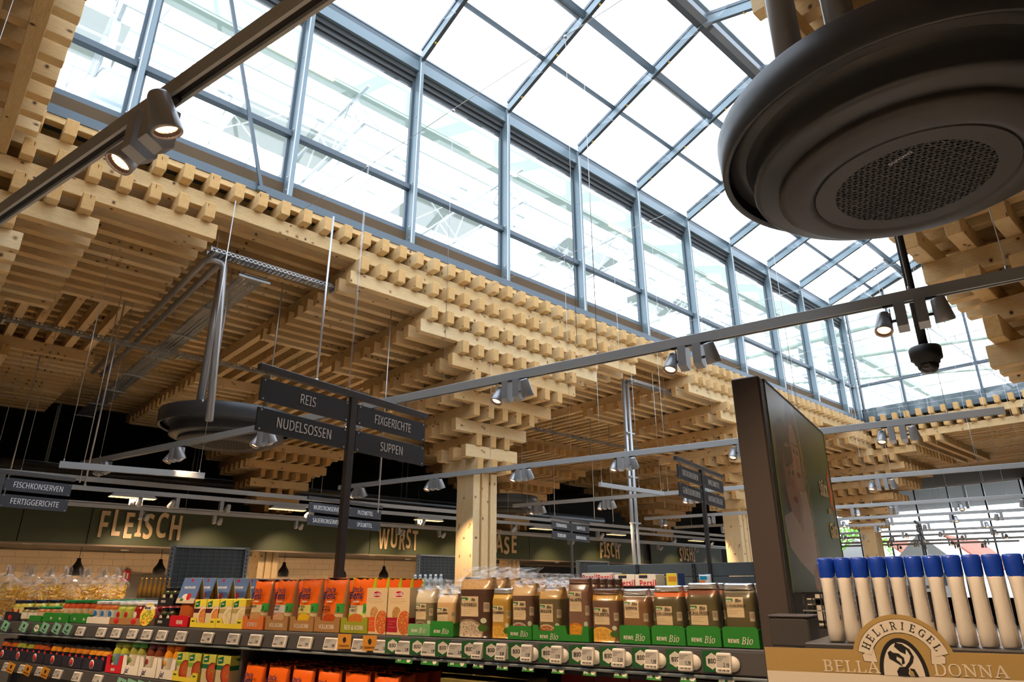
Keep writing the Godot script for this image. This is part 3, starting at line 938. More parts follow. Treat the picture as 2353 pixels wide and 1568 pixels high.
func cable_tray(label: String, a: Vector3, b: Vector3, w: float, m: Material, rungs: float) -> void:
	var d := b - a
	var t := thing("cable_tray", label, "cable tray", (a + b) * 0.5, atan2(-d.z, d.x), "cable trays under the timber ceiling")
	part("channel", tray_mesh(d.length(), w, 0.06), m, t)
	part("cable", tube_mesh([Vector3(-d.length() * 0.49, 0.018, -w * 0.2), Vector3(0, 0.018, 0.02), Vector3(d.length() * 0.49, 0.018, -w * 0.1)], 0.012, 6), M.slot, t)
	part("cable", tube_mesh([Vector3(-d.length() * 0.49, 0.016, w * 0.2), Vector3(0, 0.016, w * 0.1), Vector3(d.length() * 0.49, 0.016, w * 0.25)], 0.01, 6), M.slot, t)
	var k := int(d.length() / rungs)
	for i in k + 1:
		var x := -d.length() / 2 + 0.04 + (d.length() - 0.08) * i / maxf(1, k)
		part("support", box_mesh(Vector3(0.035, 0.03, w + 0.14), 0.003), m, t, Vector3(x, -0.02, 0))
		for s in [-1.0, 1.0]: part("rod", tube_mesh([Vector3(x, -0.03, s * (w / 2 + 0.05)), Vector3(x, 0.5, s * (w / 2 + 0.05))], 0.004, 5), M.wire, t)

func build_services() -> void:
	cable_tray("bright slotted cable tray hung under the glazed wall, over the two air pipes", W(2.27, 4.1, -8.36), W(4.07, 4.1, -8.36), 0.16, M.galv, 1.72)
	cable_tray("bright slotted cable tray at the head of the grey riser pipes", W(10.87, 4.1, -8.36), W(12.66, 4.1, -8.36), 0.16, M.galv, 1.7)
	cable_tray("dark cable tray running away from the bright tray towards the meat counter", W(2.95, 4.02, -8.5), W(2.95, 4.02, -19.0), 0.3, M.galv_dark, 1.5)
	cable_tray("grey cable tray running along the ceiling, left of the sign REIS", W(-2.0, 3.86, -12.2), W(8.2, 3.86, -12.2), 0.14, M.galv_dark, 2.4)
	cable_tray("dark cable tray crossing behind the riser pipes", W(8.6, 3.86, -12.2), W(21.0, 3.86, -12.2), 0.14, M.galv_dark, 2.4)
	var t := thing("air_pipe", "two grey insulated pipes that bend down to the farther round air unit", "pipe", W(2.3, 1.85, -8.0))
	for d in [0.0, 0.17]:
		var p := []
		for q in [Vector3(-0.0 + d, 2.2, -7.0), Vector3(-0.02 + d, 2.2, -0.7)]: p.append(q)
		for k in 6:
			var a := PI / 2 * k / 5
			p.append(Vector3(0.06 + d - 0.08 * cos(a), 2.2, -0.55 + 0.12 * sin(a)))
		if d == 0.0:
			for k in 6:
				var a := PI / 2 * k / 5
				p.append(Vector3(0.1 + 0.1 * sin(a), 2.2 - 0.1 * (1 - cos(a)), -0.43))
			p.append(Vector3(0.2, 0.0, 0.0 - 0.43 + 0.38))
		part("pipe", tube_mesh(p, 0.045, 12), M.pipe, t)
	var r := thing("riser_pipe", "bundle of grey riser pipes standing from shelf height to the bright tray", "pipe", W(10.92, 0.0, -8.46))
	for d in [[-0.075, 0.0, 0.038, 4.1], [0.0, 0.05, 0.03, 4.15], [0.07, 0.0, 0.035, 4.1]]:
		part("pipe", tube_mesh([Vector3(d[0], -0.9 - 0.1, d[1]), Vector3(d[0], d[3], d[1])], d[2], 12), M.galv if d[0] < 0.05 else M.pipe, r)
	for h in [0.35, 1.2, 2.1, 3.0]: part("bracket", box_mesh(Vector3(0.24, 0.03, 0.1), 0.004), M.galv, r, Vector3(0, h, 0.02))
	# hanging rods
	var i := 0
	for q in [[1.82, -10.53, 1.3, 4.4, 0.012], [1.33, -14.3, 1.4, 4.4, 0.012], [1.7, -10.2, 1.3, 4.4, 0.006], [3.33, -7.1, 2.3, 4.5, 0.014], [2.2, -7.4, 1.9, 4.4, 0.006], [5.0, -8.3, 1.0, 4.4, 0.008], [8.9, -11.4, 0.2, 4.4, 0.014], [12.2, -11.9, 1.6, 4.2, 0.008], [13.0, -11.3, 1.6, 4.2, 0.01], [13.6, -11.2, 1.6, 4.2, 0.01]]:
		var rod := thing("hanging_rod", "steel rod hanging straight from the timber ceiling, " + ["over the fish cans sign", "at the far left", "thin, beside the thick left one", "bright, through the bright cable tray", "thin, left of the farther air unit", "over the SUPPEN plate", "down to the shelf under WURST", "right of the riser pipes", "second right of the riser pipes", "third right of the riser pipes"][i], "rod", W(q[0], q[2], q[1]), 0.0, "hanging rods")
		part("rod", tube_mesh([Vector3.ZERO, Vector3(0, q[3] - q[2], 0)], q[4], 8), M.wire, rod)
		part("cap", lathe_mesh([Vector2(0.0, -0.012), Vector2(q[4] * 1.6, -0.012), Vector2(q[4] * 1.6, 0.012), Vector2(0.0, 0.014)], 8), M.wire, rod)
		i += 1
	# wires strung across the clerestory, with droppers
	for q in [[3.1, 5.7, "first"], [6.5, 5.7, "second"], [10.2, 5.9, "third"], [13.5, 5.9, "fourth"], [17.0, 5.9, "fifth"], [20.0, 6.0, "sixth"]]:
		var w := thing("stay_wire", "thin wire strung across the clerestory with droppers, %s one from the viewer" % q[2], "wire", W(q[0], 4.72, FACE), 0.0, "stay wires")
		part("wire", tube_mesh([Vector3(0, 0, 0.16), Vector3(0.3, 0.02, 3.2), Vector3(0.6, 0, 6.1)], 0.0035, 5), M.wire, w)
		for k in 3:
			var f := 0.25 + 0.25 * k
			part("dropper", tube_mesh([Vector3(0.6 * f, 0.01, 0.16 + 5.94 * f), Vector3(0.6 * f, -2.98, 0.16 + 5.94 * f)], 0.0025, 5), M.wire, w)
			part("clip", box_mesh(Vector3(0.03, 0.03, 0.03), 0.006), M.wire, w, Vector3(0.6 * f, 0.01, 0.16 + 5.94 * f))
	# dome camera on a black stem
	var c := thing("dome_camera", "black dome camera on a long black stem, behind the track beside a spotlight pair", "camera", W(5.6, 1.66, -1.45))
	part("stem", tube_mesh([Vector3(0, 0.1, 0), Vector3(0, 2.9, 0)], 0.033, 14), M.black, c)
	part("housing", lathe_mesh([Vector2(0.075, -0.06), Vector2(0.085, -0.055), Vector2(0.09, -0.03), Vector2(0.108, -0.02), Vector2(0.112, 0.06), Vector2(0.10, 0.078), Vector2(0.05, 0.085), Vector2(0.033, 0.1)], 32), M.black, c)
	part("dome", lathe_mesh([Vector2(0.0, -0.135), Vector2(0.03, -0.131), Vector2(0.055, -0.115), Vector2(0.07, -0.09), Vector2(0.075, -0.06)], 28), M.dome, c)
	# diagonal tie bar in front of the first panes
	var br := thing("tie_rod", "dark slanting tie rod before the panes, beside the close-up spotlights", "rod", W(2.6, 4.9, FACE + 0.05))
	part("rod", bar_mesh(Vector3(0, 0, 0), Vector3(-1.05, 3.6, 0), 0.03, 0.045), M.steel_dark, br)
	part("foot", box_mesh(Vector3(0.12, 0.06, 0.06), 0.005), M.steel_dark, br, Vector3(0, 0, 0))

# ---------------------------------------------------------------- the meat counter behind, under a green band
func wall_words(words: String, x0: float, x1: float, label: String) -> void:
	var f := SystemFont.new()
	f.font_names = PackedStringArray(["Droid Sans"])
	f.font_weight = 700
	var total := 0.0
	var adv: Array = []
	for ch in words:
		var w: float = f.get_string_size(ch, HORIZONTAL_ALIGNMENT_LEFT, -1, 32).x
		adv.append(w)
		total += w
	var h := 0.53
	var t := thing("wall_lettering", label, "lettering", W((x0 + x1) / 2, 1.28, -16.37), 0.0, "counter names on the green band")
	var k := (x1 - x0) / total
	var x := -(x1 - x0) / 2
	for i in words.length():
		var ch := words[i]
		var wd: float = adv[i] * k
		var o := lettering(ch, h, M.letter_gold, t, Vector3(x + wd / 2, (0.02 if i % 2 else -0.02), 0.0), Basis.IDENTITY, k / (h / 23.0) * 0.92, "Droid Sans", true, 0.035, "letter")
		o.mesh.curve_step = 1.0
		x += wd

func build_back() -> void:
	var band := structure("wall_counter")
	var cuts := [-6.0, 1.9, 3.08, 9.69, 15.6, 21.6]
	for i in 5: part("panel", box_mesh(Vector3(cuts[i + 1] - cuts[i] - 0.012, 0.82, 0.05), 0.004), M.band, band, W((cuts[i] + cuts[i + 1]) / 2, 1.27, -16.425))
	part("panel", box_mesh(Vector3(5.05, 0.82, 0.05), 0.004), M.band, band, W(24.6, 1.27, -16.425))
	part("panel", box_mesh(Vector3(0.45, 0.82, 0.05), 0.004), M.black, band, W(21.82, 1.27, -16.5))
	part("edge", box_mesh(Vector3(34, 0.03, 0.12)), M.wall_trim, band, W(11, 0.85, -16.44))
	part("cornice", box_mesh(Vector3(34, 0.03, 0.3)), M.galv_dark, band, W(11, 1.70, -16.55))
	part("backing", box_mesh(Vector3(34, 0.86, 0.05)), M.wall_dark, band, W(11, 1.27, -16.56))
	wall_words("FLEISCH", 3.2, 4.89, "large gold letters FLEISCH on the green band, at left")
	wall_words("WURST", 9.91, 11.22, "gold letters WURST on the green band, left of the full-length column")
	wall_words("KÄSE", 13.75, 15.04, "gold letters KÄSE on the green band, half hidden by the full-length column")
	wall_words("FISCH", 19.02, 20.14, "gold letters FISCH on the green band, left of the riser pipes")
	wall_words("SUSHI", 23.91, 25.0, "small far gold letters SUSHI on the green band, right of the riser pipes")
	# low ceiling and tiled back wall of the counter
	shell_box("ceiling_counter", Vector3(11, 2.6, -18.3), Vector3(34, 0.12, 3.7), mat(c8(58, 50, 42), 0.8))
	var bw := structure("wall_counter_back")
	part("wall", box_mesh(Vector3(34, 2.6, 0.12)), M.tile_grout, bw, Vector3(11, 1.3, -20.0))
	for r in 9:
		var y := 2.44 - r * 0.16
		for c in 40:
			var x := 1.2 + c * 0.46 + (0.23 if r % 2 else 0.0)
			if x > 17.5 or y < 1.2: continue
			part("tile", box_mesh(Vector3(0.455, 0.155, 0.02), 0.002), M.tile, bw, Vector3(x, y, -19.93))
	part("door_panel", box_mesh(Vector3(1.1, 2.0, 0.06), 0.006), mat(c8(92, 88, 82), 0.5), bw, Vector3(5.35, 1.0, -19.9))
	part("door_panel", box_mesh(Vector3(4.5, 2.4, 0.05), 0.006), mat(c8(40, 36, 34), 0.6), bw, Vector3(19.8, 1.25, -19.9))
	var n := 0
	for p in [[3.35, 0.28, "above the pasta bags"], [5.06, 0.3, "beside the wire panel under the word FLEISCH"], [8.17, 0.3, "above the orange rice pouches"], [9.9, 0.25, "behind the upright of the REIS sign"], [11.3, 0.26, "under the word WURST"], [1.75, 0.32, "at the left edge over the pasta bags"], [13.2, 0.26, "hidden behind the full-length column"]]:
		var t := thing("pendant_lamp", "black bell-shaped pendant lamp at the meat counter, " + p[2], "lamp", W(p[0], p[1], -18.2), 0.0, "black pendant lamps over the meat counter")
		part("shade", lathe_mesh([Vector2(0.115, 0.0), Vector2(0.135, 0.01), Vector2(0.14, 0.12), Vector2(0.13, 0.16), Vector2(0.07, 0.25), Vector2(0.045, 0.31), Vector2(0.04, 0.37), Vector2(0.0, 0.375)], 24), M.black, t)
		part("glow_disc", lathe_mesh([Vector2(0.0, 0.02), Vector2(0.115, 0.02)], 20, false), M.linear, t)
		part("cord", tube_mesh([Vector3(0, 0.37, 0), Vector3(0, 2.54 - t.position.y, 0)], 0.006, 6), M.black, t)
		var l := SpotLight3D.new()
		l.name = "spot_light"
		l.light_color = Color(1.0, 0.82, 0.62)
		l.light_energy = 4.0
		l.light_size = 0.08
		l.spot_angle = 65.0
		l.spot_range = 30.0
		l.spot_attenuation = 2.0
		l.shadow_enabled = true
		t.add_child(l, true)
		l.position = Vector3(0, -0.01, 0)
		l.rotation_degrees = Vector3(-90, 0, 0)
		n += 1
	for p in [[2.2, -17.3, "nearest the left edge"], [3.5, -17.0, "left of the word FLEISCH's lower edge"], [4.4, -18.9, "close to the tiled wall at left"], [6.0, -17.4, "right of the wire panel"], [8.0, -19.0, "near the tiled wall by the dim column"], [10.4, -17.4, "left of the word WURST"], [12.6, -18.9, "right of the word WURST"], [15.8, -17.4, "under the word KÄSE"], [18.5, -18.0, "under the word FISCH"]]:
		var t := thing("downlight", "round downlight in the low ceiling, " + p[2], "lamp", Vector3(p[0], 2.535, p[1]), 0.0, "downlights over the counter")
		part("rim", lathe_mesh([Vector2(0.075, -0.002), Vector2(0.09, -0.012), Vector2(0.095, 0.0)], 20), M.galv, t)
		part("lens", lathe_mesh([Vector2(0.0, -0.003), Vector2(0.078, -0.003)], 20, false), M.chip_soft, t)
		var l := SpotLight3D.new()
		l.name = "spot_light"
		l.light_color = Color(1.0, 0.85, 0.68)
		l.light_energy = 6.0
		l.light_size = 0.07
		l.spot_angle = 60.0
		l.spot_range = 30.0
		l.spot_attenuation = 2.0
		l.shadow_enabled = true
		t.add_child(l, true)
		l.position = Vector3(0, -0.02, 0)
		l.rotation_degrees = Vector3(-90, 0, 0)
	# counter below (mostly hidden)
	var ct := thing("meat_counter", "long meat counter below the green band, hidden behind the shelves", "counter", Vector3(11, 0, -16.6))
	part("body", box_mesh(Vector3(20, 0.95, 0.4), 0.02), M.shelf, ct, Vector3(0, 0.475, 0))
	part("top", box_mesh(Vector3(20, 0.04, 0.44), 0.01), M.black, ct, Vector3(0, 0.97, 0))
	var ex := thing("exit_sign", "small green exit sign hung left of the full-length column", "sign", W(10.9, 0.72, -13.6))
	part("box", box_mesh(Vector3(0.32, 0.36, 0.03), 0.004), M.exit_green, ex, Vector3(0, 0.0, 0))
	part("arrow", plate_mesh([Vector2(-0.09, 0.0), Vector2(0.0, 0.09), Vector2(0.0, 0.035), Vector2(0.1, 0.035), Vector2(0.1, -0.035), Vector2(0.0, -0.035), Vector2(0.0, -0.09)], 0.015, 0.019), M.white_print, ex)
	part("rod", tube_mesh([Vector3(-0.1, 0.18, 0), Vector3(-0.1, 0.76, 0)], 0.005, 5), M.wire, ex)
	var fp := thing("fire_plate", "small red fire-point plate on the tiled wall beside a pendant lamp", "sign", W(4.75, 0.32, -19.86))
	part("board", box_mesh(Vector3(0.2, 0.26, 0.02), 0.003), M.red, fp)
	part("symbol", plate_mesh([Vector2(-0.06, -0.08), Vector2(-0.01, -0.08), Vector2(-0.01, 0.08), Vector2(-0.06, 0.08)], 0.01, 0.013), M.white_print, fp)
	part("symbol", plate_mesh([Vector2(0.02, -0.08), Vector2(0.06, -0.08), Vector2(0.06, 0.06), Vector2(0.02, 0.06)], 0.01, 0.013), M.white_print, fp)
	# ducts in the dark above the band
	for q in [[1.95, 0.16, "upper"], [2.3, 0.11, "slimmer"]]:
		var du := thing("duct", "dim round duct running along the dark ceiling over the counter, the %s one" % q[2], "duct", W(10, 2.7 + q[1], -20.4 - (q[0] - 1.95)), 0.0, "ducts over the counter")
		part("pipe", tube_mesh([Vector3(-13, 0, 0), Vector3(14, 0, 0)], q[1], 14), M.galv_dark, du)
		for i in 7: part("strap", box_mesh(Vector3(0.03, 1.7, 0.02)), M.galv_dark, du, Vector3(-11 + i * 3.6, 0.9, 0))
	var pf := structure("ceiling_back")
	part("deck", box_mesh(Vector3(46, 0.1, 5.0)), mat(c8(70, 62, 50), 0.9), pf, W(17, 4.75, -22.2))
	for i in 14: part("joist", box_mesh(Vector3(0.1, 0.3, 4.6)), mat(c8(84, 76, 64), 0.8), pf, W(-4 + i * 2.4, 4.5, -22.2))

# tall wire-backed shelf ends that stand before the counter
func wire_panel(x0: float, x1: float, label: String) -> void:
	var w := x1 - x0
	var t := thing("wire_backed_shelving", label, "shelf panel", Vector3((x0 + x1) / 2, 0, -11.5), 0.0, "tall wire-backed shelf panels")
	var top := EYE + 0.63
	for s in [-1.0, 1.0]:
		var p := part("post", box_mesh(Vector3(0.07, top, 0.05), 0.004), M.shelf_grey, t, Vector3(s * (w / 2 - 0.035), top / 2, 0))
		for i in 16: part("slot", box_mesh(Vector3(0.014, 0.035, 0.004)), M.black, p, Vector3(-0.014 if s < 0 else 0.0, top / 2 - 0.06 - i * 0.062, 0.025))
	part("top_rail", box_mesh(Vector3(w, 0.03, 0.04), 0.003), M.galv, t, Vector3(0, top - 0.01, 0))
	part("back_sheet", box_mesh(Vector3(w - 0.14, 1.5, 0.01)), M.panel_dark, t, Vector3(0, top - 0.76, -0.03))
	var st := start()
	var n := int(w / 0.1)
	for i in n: box(st, Vector3(-w / 2 + 0.09 + i * 0.1, top - 0.5, -0.018), Vector3(0.006, 0.95, 0.006))
	for i in 16: box(st, Vector3(0, top - 0.06 - i * 0.06, -0.012), Vector3(w - 0.14, 0.005, 0.006))
	part("wire_grid", done(st), M.shelf_grey, t)

# ---------------------------------------------------------------- greenhouse on the roof
func build_greenhouse() -> void:
	for q in [[-11.0, "nearest, seen high behind the tall panes", 1], [-19.0, "farther, behind the nearest one", 1], [-27.0, "third from the glazed wall", 0]]:
		var g := thing("greenhouse_gutter", "pale green greenhouse gutter running along outside the glass, " + q[1], "gutter", W(22, 10.1, q[0]), 0.0, "greenhouse gutters")
		part("channel", plate_mesh([Vector2(-0.32, 0.55), Vector2(-0.3, 0.55), Vector2(-0.16, 0.03), Vector2(0.16, 0.03), Vector2(0.3, 0.55), Vector2(0.32, 0.55), Vector2(0.18, 0.0), Vector2(-0.18, 0.0)], -36, 40), M.green_steel, g, Vector3.ZERO, Basis(Vector3(0, 0, -1), Vector3.UP, Vector3(1, 0, 0)))
		part("lower_rail", box_mesh(Vector3(76, 0.06, 0.1)), M.green_steel, g, Vector3(2, -0.03, 0.12))
		if q[2]:
			for i in 9:
				var x := -18.0 + i * 5.2
				var lp := part("lamp_strip", box_mesh(Vector3(1.5, 0.05, 0.06), 0.006), M.strip_glow, g, Vector3(x, -0.09, 0.2))
				lp.set_meta("label", "glowing strip lamp under the gutter")
	for i in 11:
		var x := -3.6 + i * 4.5
		var t := thing("greenhouse_truss", "white greenhouse truss crossing beyond the glazed wall, number %d from the left end" % (i + 1), "truss", W(x, 9.1, -19.0), 0.0, "greenhouse trusses")
		for c in [[0.95, 0.06, "top_chord"], [0.0, 0.06, "bottom_chord"]]:
			part(c[2], box_mesh(Vector3(0.06, c[1], 17.0)), M.white_steel, t, Vector3(0, c[0], 0))
		var st := start()
		for k in 12:
			var z := -8.4 + k * 1.4
			bar(st, Vector3(0, 0, z), Vector3(0, 0.95, z + 0.7), 0.03, 0.03)
			bar(st, Vector3(0, 0.95, z + 0.7), Vector3(0, 0, z + 1.4), 0.03, 0.03)
		part("lattice", done(st), M.white_steel, t)
		for z in [-8.0, 0.0, 8.0]: part("post", box_mesh(Vector3(0.12, 3.9, 0.12), 0.01), M.white_steel, t, Vector3(0, -1.3, z))
		for s in [-1.0, 1.0]:
			var st2 := start()
			bar(st2, Vector3(0, 0.0, s * 8.0), Vector3(0, 1.0, s * 6.9), 0.05, 0.05)
			bar(st2, Vector3(0.02, -2.8, s * 8.0), Vector3(4.45, 0.9, s * 8.0), 0.02, 0.02)
			bar(st2, Vector3(4.45, -2.8, s * 8.0), Vector3(0.02, 0.9, s * 8.0), 0.02, 0.02)
			part("brace", done(st2), M.white_steel, t)
	for b in 3:
		var zc := -15.0 - b * 8.0
		var r := thing("greenhouse_roof", "white glazing bars of the greenhouse roof, span %s from the glazed wall" % ["nearest", "second", "third"][b], "greenhouse roof", W(20, 10.65, zc), 0.0, "greenhouse roof spans")
		var st := start()
		for i in 46:
			var x := -26.0 + i * 1.12
			for s in [-1.0, 1.0]:
				bar(st, Vector3(x, 0, s * 4.0), Vector3(x, 1.7, 0), 0.03, 0.04)
		part("glazing_bars", done(st), M.white_steel, r).set_meta("kind", "stuff")
		part("ridge", box_mesh(Vector3(52, 0.08, 0.1)), M.white_steel, r, Vector3(0, 1.7, 0))
		for s in [-1.0, 1.0]:
			for k in 2: part("purlin", box_mesh(Vector3(52, 0.05, 0.05)), M.white_steel, r, Vector3(0, 0.55 + 0.55 * k, s * (2.7 - 1.3 * k)))
			part("tube", tube_mesh([Vector3(-26, -0.9, s * 2.6), Vector3(26, -0.9, s * 2.6)], 0.03, 8), M.white_steel, r)
		# screens drawn half open
		for i in 8:
			part("shade_screen", box_mesh(Vector3(2.6, 0.01, 1.6)), M.screen, r, Vector3(-20 + i * 5.2, 0.1, 1.2 - 0.5 * (i % 3)))
	# members beyond the far gable, crossing the view
	var fg := thing("greenhouse_steelwork", "white greenhouse frame seen through the far gable over the planter", "greenhouse frame", W(30, 7.5, -4.0))
	for i in 9:
		var x := -5.0 + i * 2.3
		part("crossbar", box_mesh(Vector3(0.07, 0.07, 16)), M.white_steel, fg, Vector3(x, 1.9 - 0.0 * i, 0))
		part("upper_bar", box_mesh(Vector3(0.06, 0.06, 16)), M.white_steel, fg, Vector3(x + 0.9, 2.7, 0))
	for k in 4:
		var z := -7.4 + k * 4.2
		part("purlin", box_mesh(Vector3(20, 0.06, 0.06)), M.white_steel, fg, Vector3(4, 2.3, z))
		part("post", box_mesh(Vector3(0.14, 5.0, 0.14)), M.white_steel, fg, Vector3(13.0, -1.0, z + 0.6))
	var st3 := start()
	for i in 7:
		var x := -2.0 + i * 2.3
		bar(st3, Vector3(x, 1.9, -3.0), Vector3(x + 1.15, 2.7, -3.0), 0.04, 0.04)
		bar(st3, Vector3(x + 1.15, 2.7, -3.0), Vector3(x + 2.3, 1.9, -3.0), 0.04, 0.04)
		bar(st3, Vector3(x, 1.9, 2.0), Vector3(x + 1.15, 2.7, 2.0), 0.04, 0.04)
		bar(st3, Vector3(x + 1.15, 2.7, 2.0), Vector3(x + 2.3, 1.9, 2.0), 0.04, 0.04)
	part("lattice", done(st3), M.white_steel, fg)
	for i in 3: part("heating_pipe", tube_mesh([Vector3(-6, 1.2 - 0.5 * i, -10), Vector3(-5.5 + i * 6, 1.2 - 0.5 * i, 10)], 0.09 - 0.02 * i, 10), M.green_steel, fg)
	for q in [[26.0, 7.1, -4.0, "nearer the dome camera"], [29.0, 6.6, -2.8, "lower, near the timber steps"]]:
		var fan := thing("greenhouse_heater", "small white framed box under the greenhouse roof, " + q[3], "heater", W(q[0], q[1], q[2]), 0.0, "boxes under the greenhouse roof")
		part("box", box_mesh(Vector3(0.3, 0.16, 0.8), 0.03), M.white_steel, fan)
		part("bracket", box_mesh(Vector3(0.04, 1.0, 0.04)), M.shelf_grey, fan, Vector3(0, 0.55, 0.3))
		part("guard", tube_mesh([Vector3(-0.16, 0.0, -0.45), Vector3(-0.16, -0.12, -0.45), Vector3(-0.16, -0.12, 0.45), Vector3(-0.16, 0.05, 0.45)], 0.012, 6), M.shelf_grey, fan)
	# planter and its seedlings beyond the far sill
	var pl := thing("planter", "dark planter trough with a strip of green seedlings beyond the far gable", "planter", W(23.2, 4.95, -4.6))
	part("trough", box_mesh(Vector3(1.0, 0.34, 6.2), 0.02), M.steel_dark, pl)
	var lv := start()
	var r := RandomNumberGenerator.new()
	r.seed = 3
	for i in 420:
		var p := Vector3(r.randf_range(-0.45, 0.45), 0.17, r.randf_range(-2.9, 2.9))
		var d := Vector3(r.randf_range(-1, 1), r.randf_range(0.6, 1.6), r.randf_range(-1, 1)).normalized() * r.randf_range(0.08, 0.17)
		var s := d.cross(Vector3(r.randf_range(-1, 1), 0.2, r.randf_range(-1, 1))).normalized() * 0.045
		quad(lv, p, p + d * 0.5 + s, p + d, p + d * 0.5 - s)
	part("seedlings", done(lv), M.leaf, pl).set_meta("kind", "stuff")
	var bag := thing("hanging_sack", "pale sack standing on the roof behind the first pane at left", "sack", W(0.9, 5.0, -9.0))
	part("sack", lathe_mesh([Vector2(0.0, 0.0), Vector2(0.42, 0.0), Vector2(0.45, 0.2), Vector2(0.44, 0.9), Vector2(0.40, 1.2), Vector2(0.2, 1.35), Vector2(0.0, 1.38)], 20), M.sack, bag)
	part("strap", tube_mesh([Vector3(-0.3, 1.25, 0), Vector3(-0.2, 1.6, 0), Vector3(0.2, 1.6, 0), Vector3(0.3, 1.25, 0)], 0.02, 6), M.white_steel, bag)
	shell_box("ground_roof", Vector3(20, 6.92, -34), Vector3(70, 0.06, 52), mat(c8(150, 152, 150), 0.9))

# ---------------------------------------------------------------- outside the far glazing
func build_outside() -> void:
	shell_box("ground_outside", Vector3(70, -0.2, -16), Vector3(60, 0.2, 80), mat(c8(150, 148, 142), 0.9))
	for q in [[62.0, -17.3, 4.4, "white house gable with a red roof outside the far windows"], [64.0, -22.5, 5.0, "second white house with a red roof, partly behind the far timber column"]]:
		var h := thing("house", q[3], "house", Vector3(q[0], 0, q[1]), 0.0, "houses outside")
		var wd: float = q[2]
		part("wall", plate_mesh([Vector2(-wd / 2, 0), Vector2(wd / 2, 0), Vector2(wd / 2, 3.2), Vector2(0, 5.3), Vector2(-wd / 2, 3.2)], -0.1, 7.0), M.house_white, h, Vector3.ZERO, Basis(Vector3.UP, -PI / 2))
		for s in [-1.0, 1.0]:
			var st := start()
			bar(st, Vector3(3.2, 2.95, s * (wd / 2 + 0.35)), Vector3(3.2, 5.45, 0), 8.4, 0.12)
			part("roof", done(st), M.roof_red, h)
		for z in [-0.9, 0.9]:
			var wi := part("window", box_mesh(Vector3(0.08, 1.0, 0.8)), M.house_white, h, Vector3(-7.05, 2.2, z))
			part("pane", box_mesh(Vector3(0.03, 0.86, 0.66)), M.steel_dark, wi, Vector3(-0.04, 0, 0))
	var t := thing("broadleaf_tree", "bright green tree outside the far windows, left of the houses", "tree", Vector3(60, 0, -23.6))
	part("trunk", lathe_mesh([Vector2(0.3, 0), Vector2(0.2, 1.6), Vector2(0.14, 3.4), Vector2(0.0, 3.5)], 10), mat(c8(90, 74, 58), 0.9), t)
	var lv := start()
	var r := RandomNumberGenerator.new()
	r.seed = 9
	for i in 2600:
		var d := Vector3(r.randfn(), r.randfn(), r.randfn()).normalized() * pow(r.randf(), 0.4)
		var p := Vector3(d.x * 2.6, 4.3 + d.y * 2.4, d.z * 2.6)
		var u := Vector3(r.randfn(), r.randfn(), r.randfn()).normalized() * 0.22
		var s := u.cross(Vector3(r.randfn(), r.randfn(), r.randfn())).normalized() * 0.12
		quad(lv, p, p + u * 0.5 + s, p + u, p + u * 0.5 - s)
	part("crown", done(lv), M.leaf, t).set_meta("kind", "stuff")

# ---------------------------------------------------------------- printed packs
func canvas(c: Color, w := 160, h := 240) -> Image:
	var im := Image.create(w, h, false, Image.FORMAT_RGB8)
	im.fill(c)
	return im

func p_rect(im: Image, x0: float, y0: float, x1: float, y1: float, c: Color) -> void:
	var w := im.get_width()
	var h := im.get_height()
	im.fill_rect(Rect2i(int(x0 * w), int(y0 * h), maxi(1, int((x1 - x0) * w)), maxi(1, int((y1 - y0) * h))), c)

func p_ell(im: Image, cx: float, cy: float, rx: float, ry: float, c: Color) -> void:
	var w := im.get_width()
	var h := im.get_height()
	for y in range(maxi(0, int((cy - ry) * h)), mini(h, int((cy + ry) * h) + 1)):
		var t := (float(y) / h - cy) / ry
		if absf(t) >= 1: continue
		var l := rx * sqrt(1 - t * t)
		var a := maxi(0, int((cx - l) * w))
		var b := mini(w, int((cx + l) * w))
		if b > a: im.fill_rect(Rect2i(a, y, b - a, 1), c)

func p_poly(im: Image, pts: Array, c: Color) -> void:
	var w := im.get_width()
	var h := im.get_height()
	var poly := PackedVector2Array()
	var lo := Vector2.INF
	var hi := -Vector2.INF
	for q in pts:
		var v := Vector2(q[0] * w, q[1] * h)
		poly.append(v)
		lo = lo.min(v)
		hi = hi.max(v)
	for y in range(maxi(0, int(lo.y)), mini(h, int(hi.y) + 1)):
		for x in range(maxi(0, int(lo.x)), mini(w, int(hi.x) + 1)):
			if Geometry2D.is_point_in_polygon(Vector2(x + 0.5, y + 0.5), poly): im.set_pixel(x, y, c)

func p_speck(im: Image, cx: float, cy: float, rx: float, ry: float, cols: Array, n: int, size: int, sd: int) -> void:
	var r := RandomNumberGenerator.new()
	r.seed = sd
	var w := im.get_width()
	var h := im.get_height()
	for i in n:
		var a := r.randf() * TAU
		var d := sqrt(r.randf())
		var x := int((cx + cos(a) * d * rx) * w)
		var y := int((cy + sin(a) * d * ry) * h)
		var q := Rect2i(x, y, r.randi_range(1, size), r.randi_range(1, size)).intersection(Rect2i(0, 0, w, h))
		if q.has_area(): im.fill_rect(q, cols[r.randi() % cols.size()])

func p_lines(im: Image, x0: float, y0: float, x1: float, n: int, step: float, c: Color, sd := 1) -> void:
	var r := RandomNumberGenerator.new()
	r.seed = sd
	for i in n: p_rect(im, x0, y0 + i * step, lerpf(x0, x1, r.randf_range(0.55, 1.0)), y0 + i * step + 0.006, c)

func printed(im: Image, rough := 0.45) -> StandardMaterial3D:
	im.generate_mipmaps()
	var m := mat(Color.WHITE, rough)
	m.albedo_texture = ImageTexture.create_from_image(im)
	return m

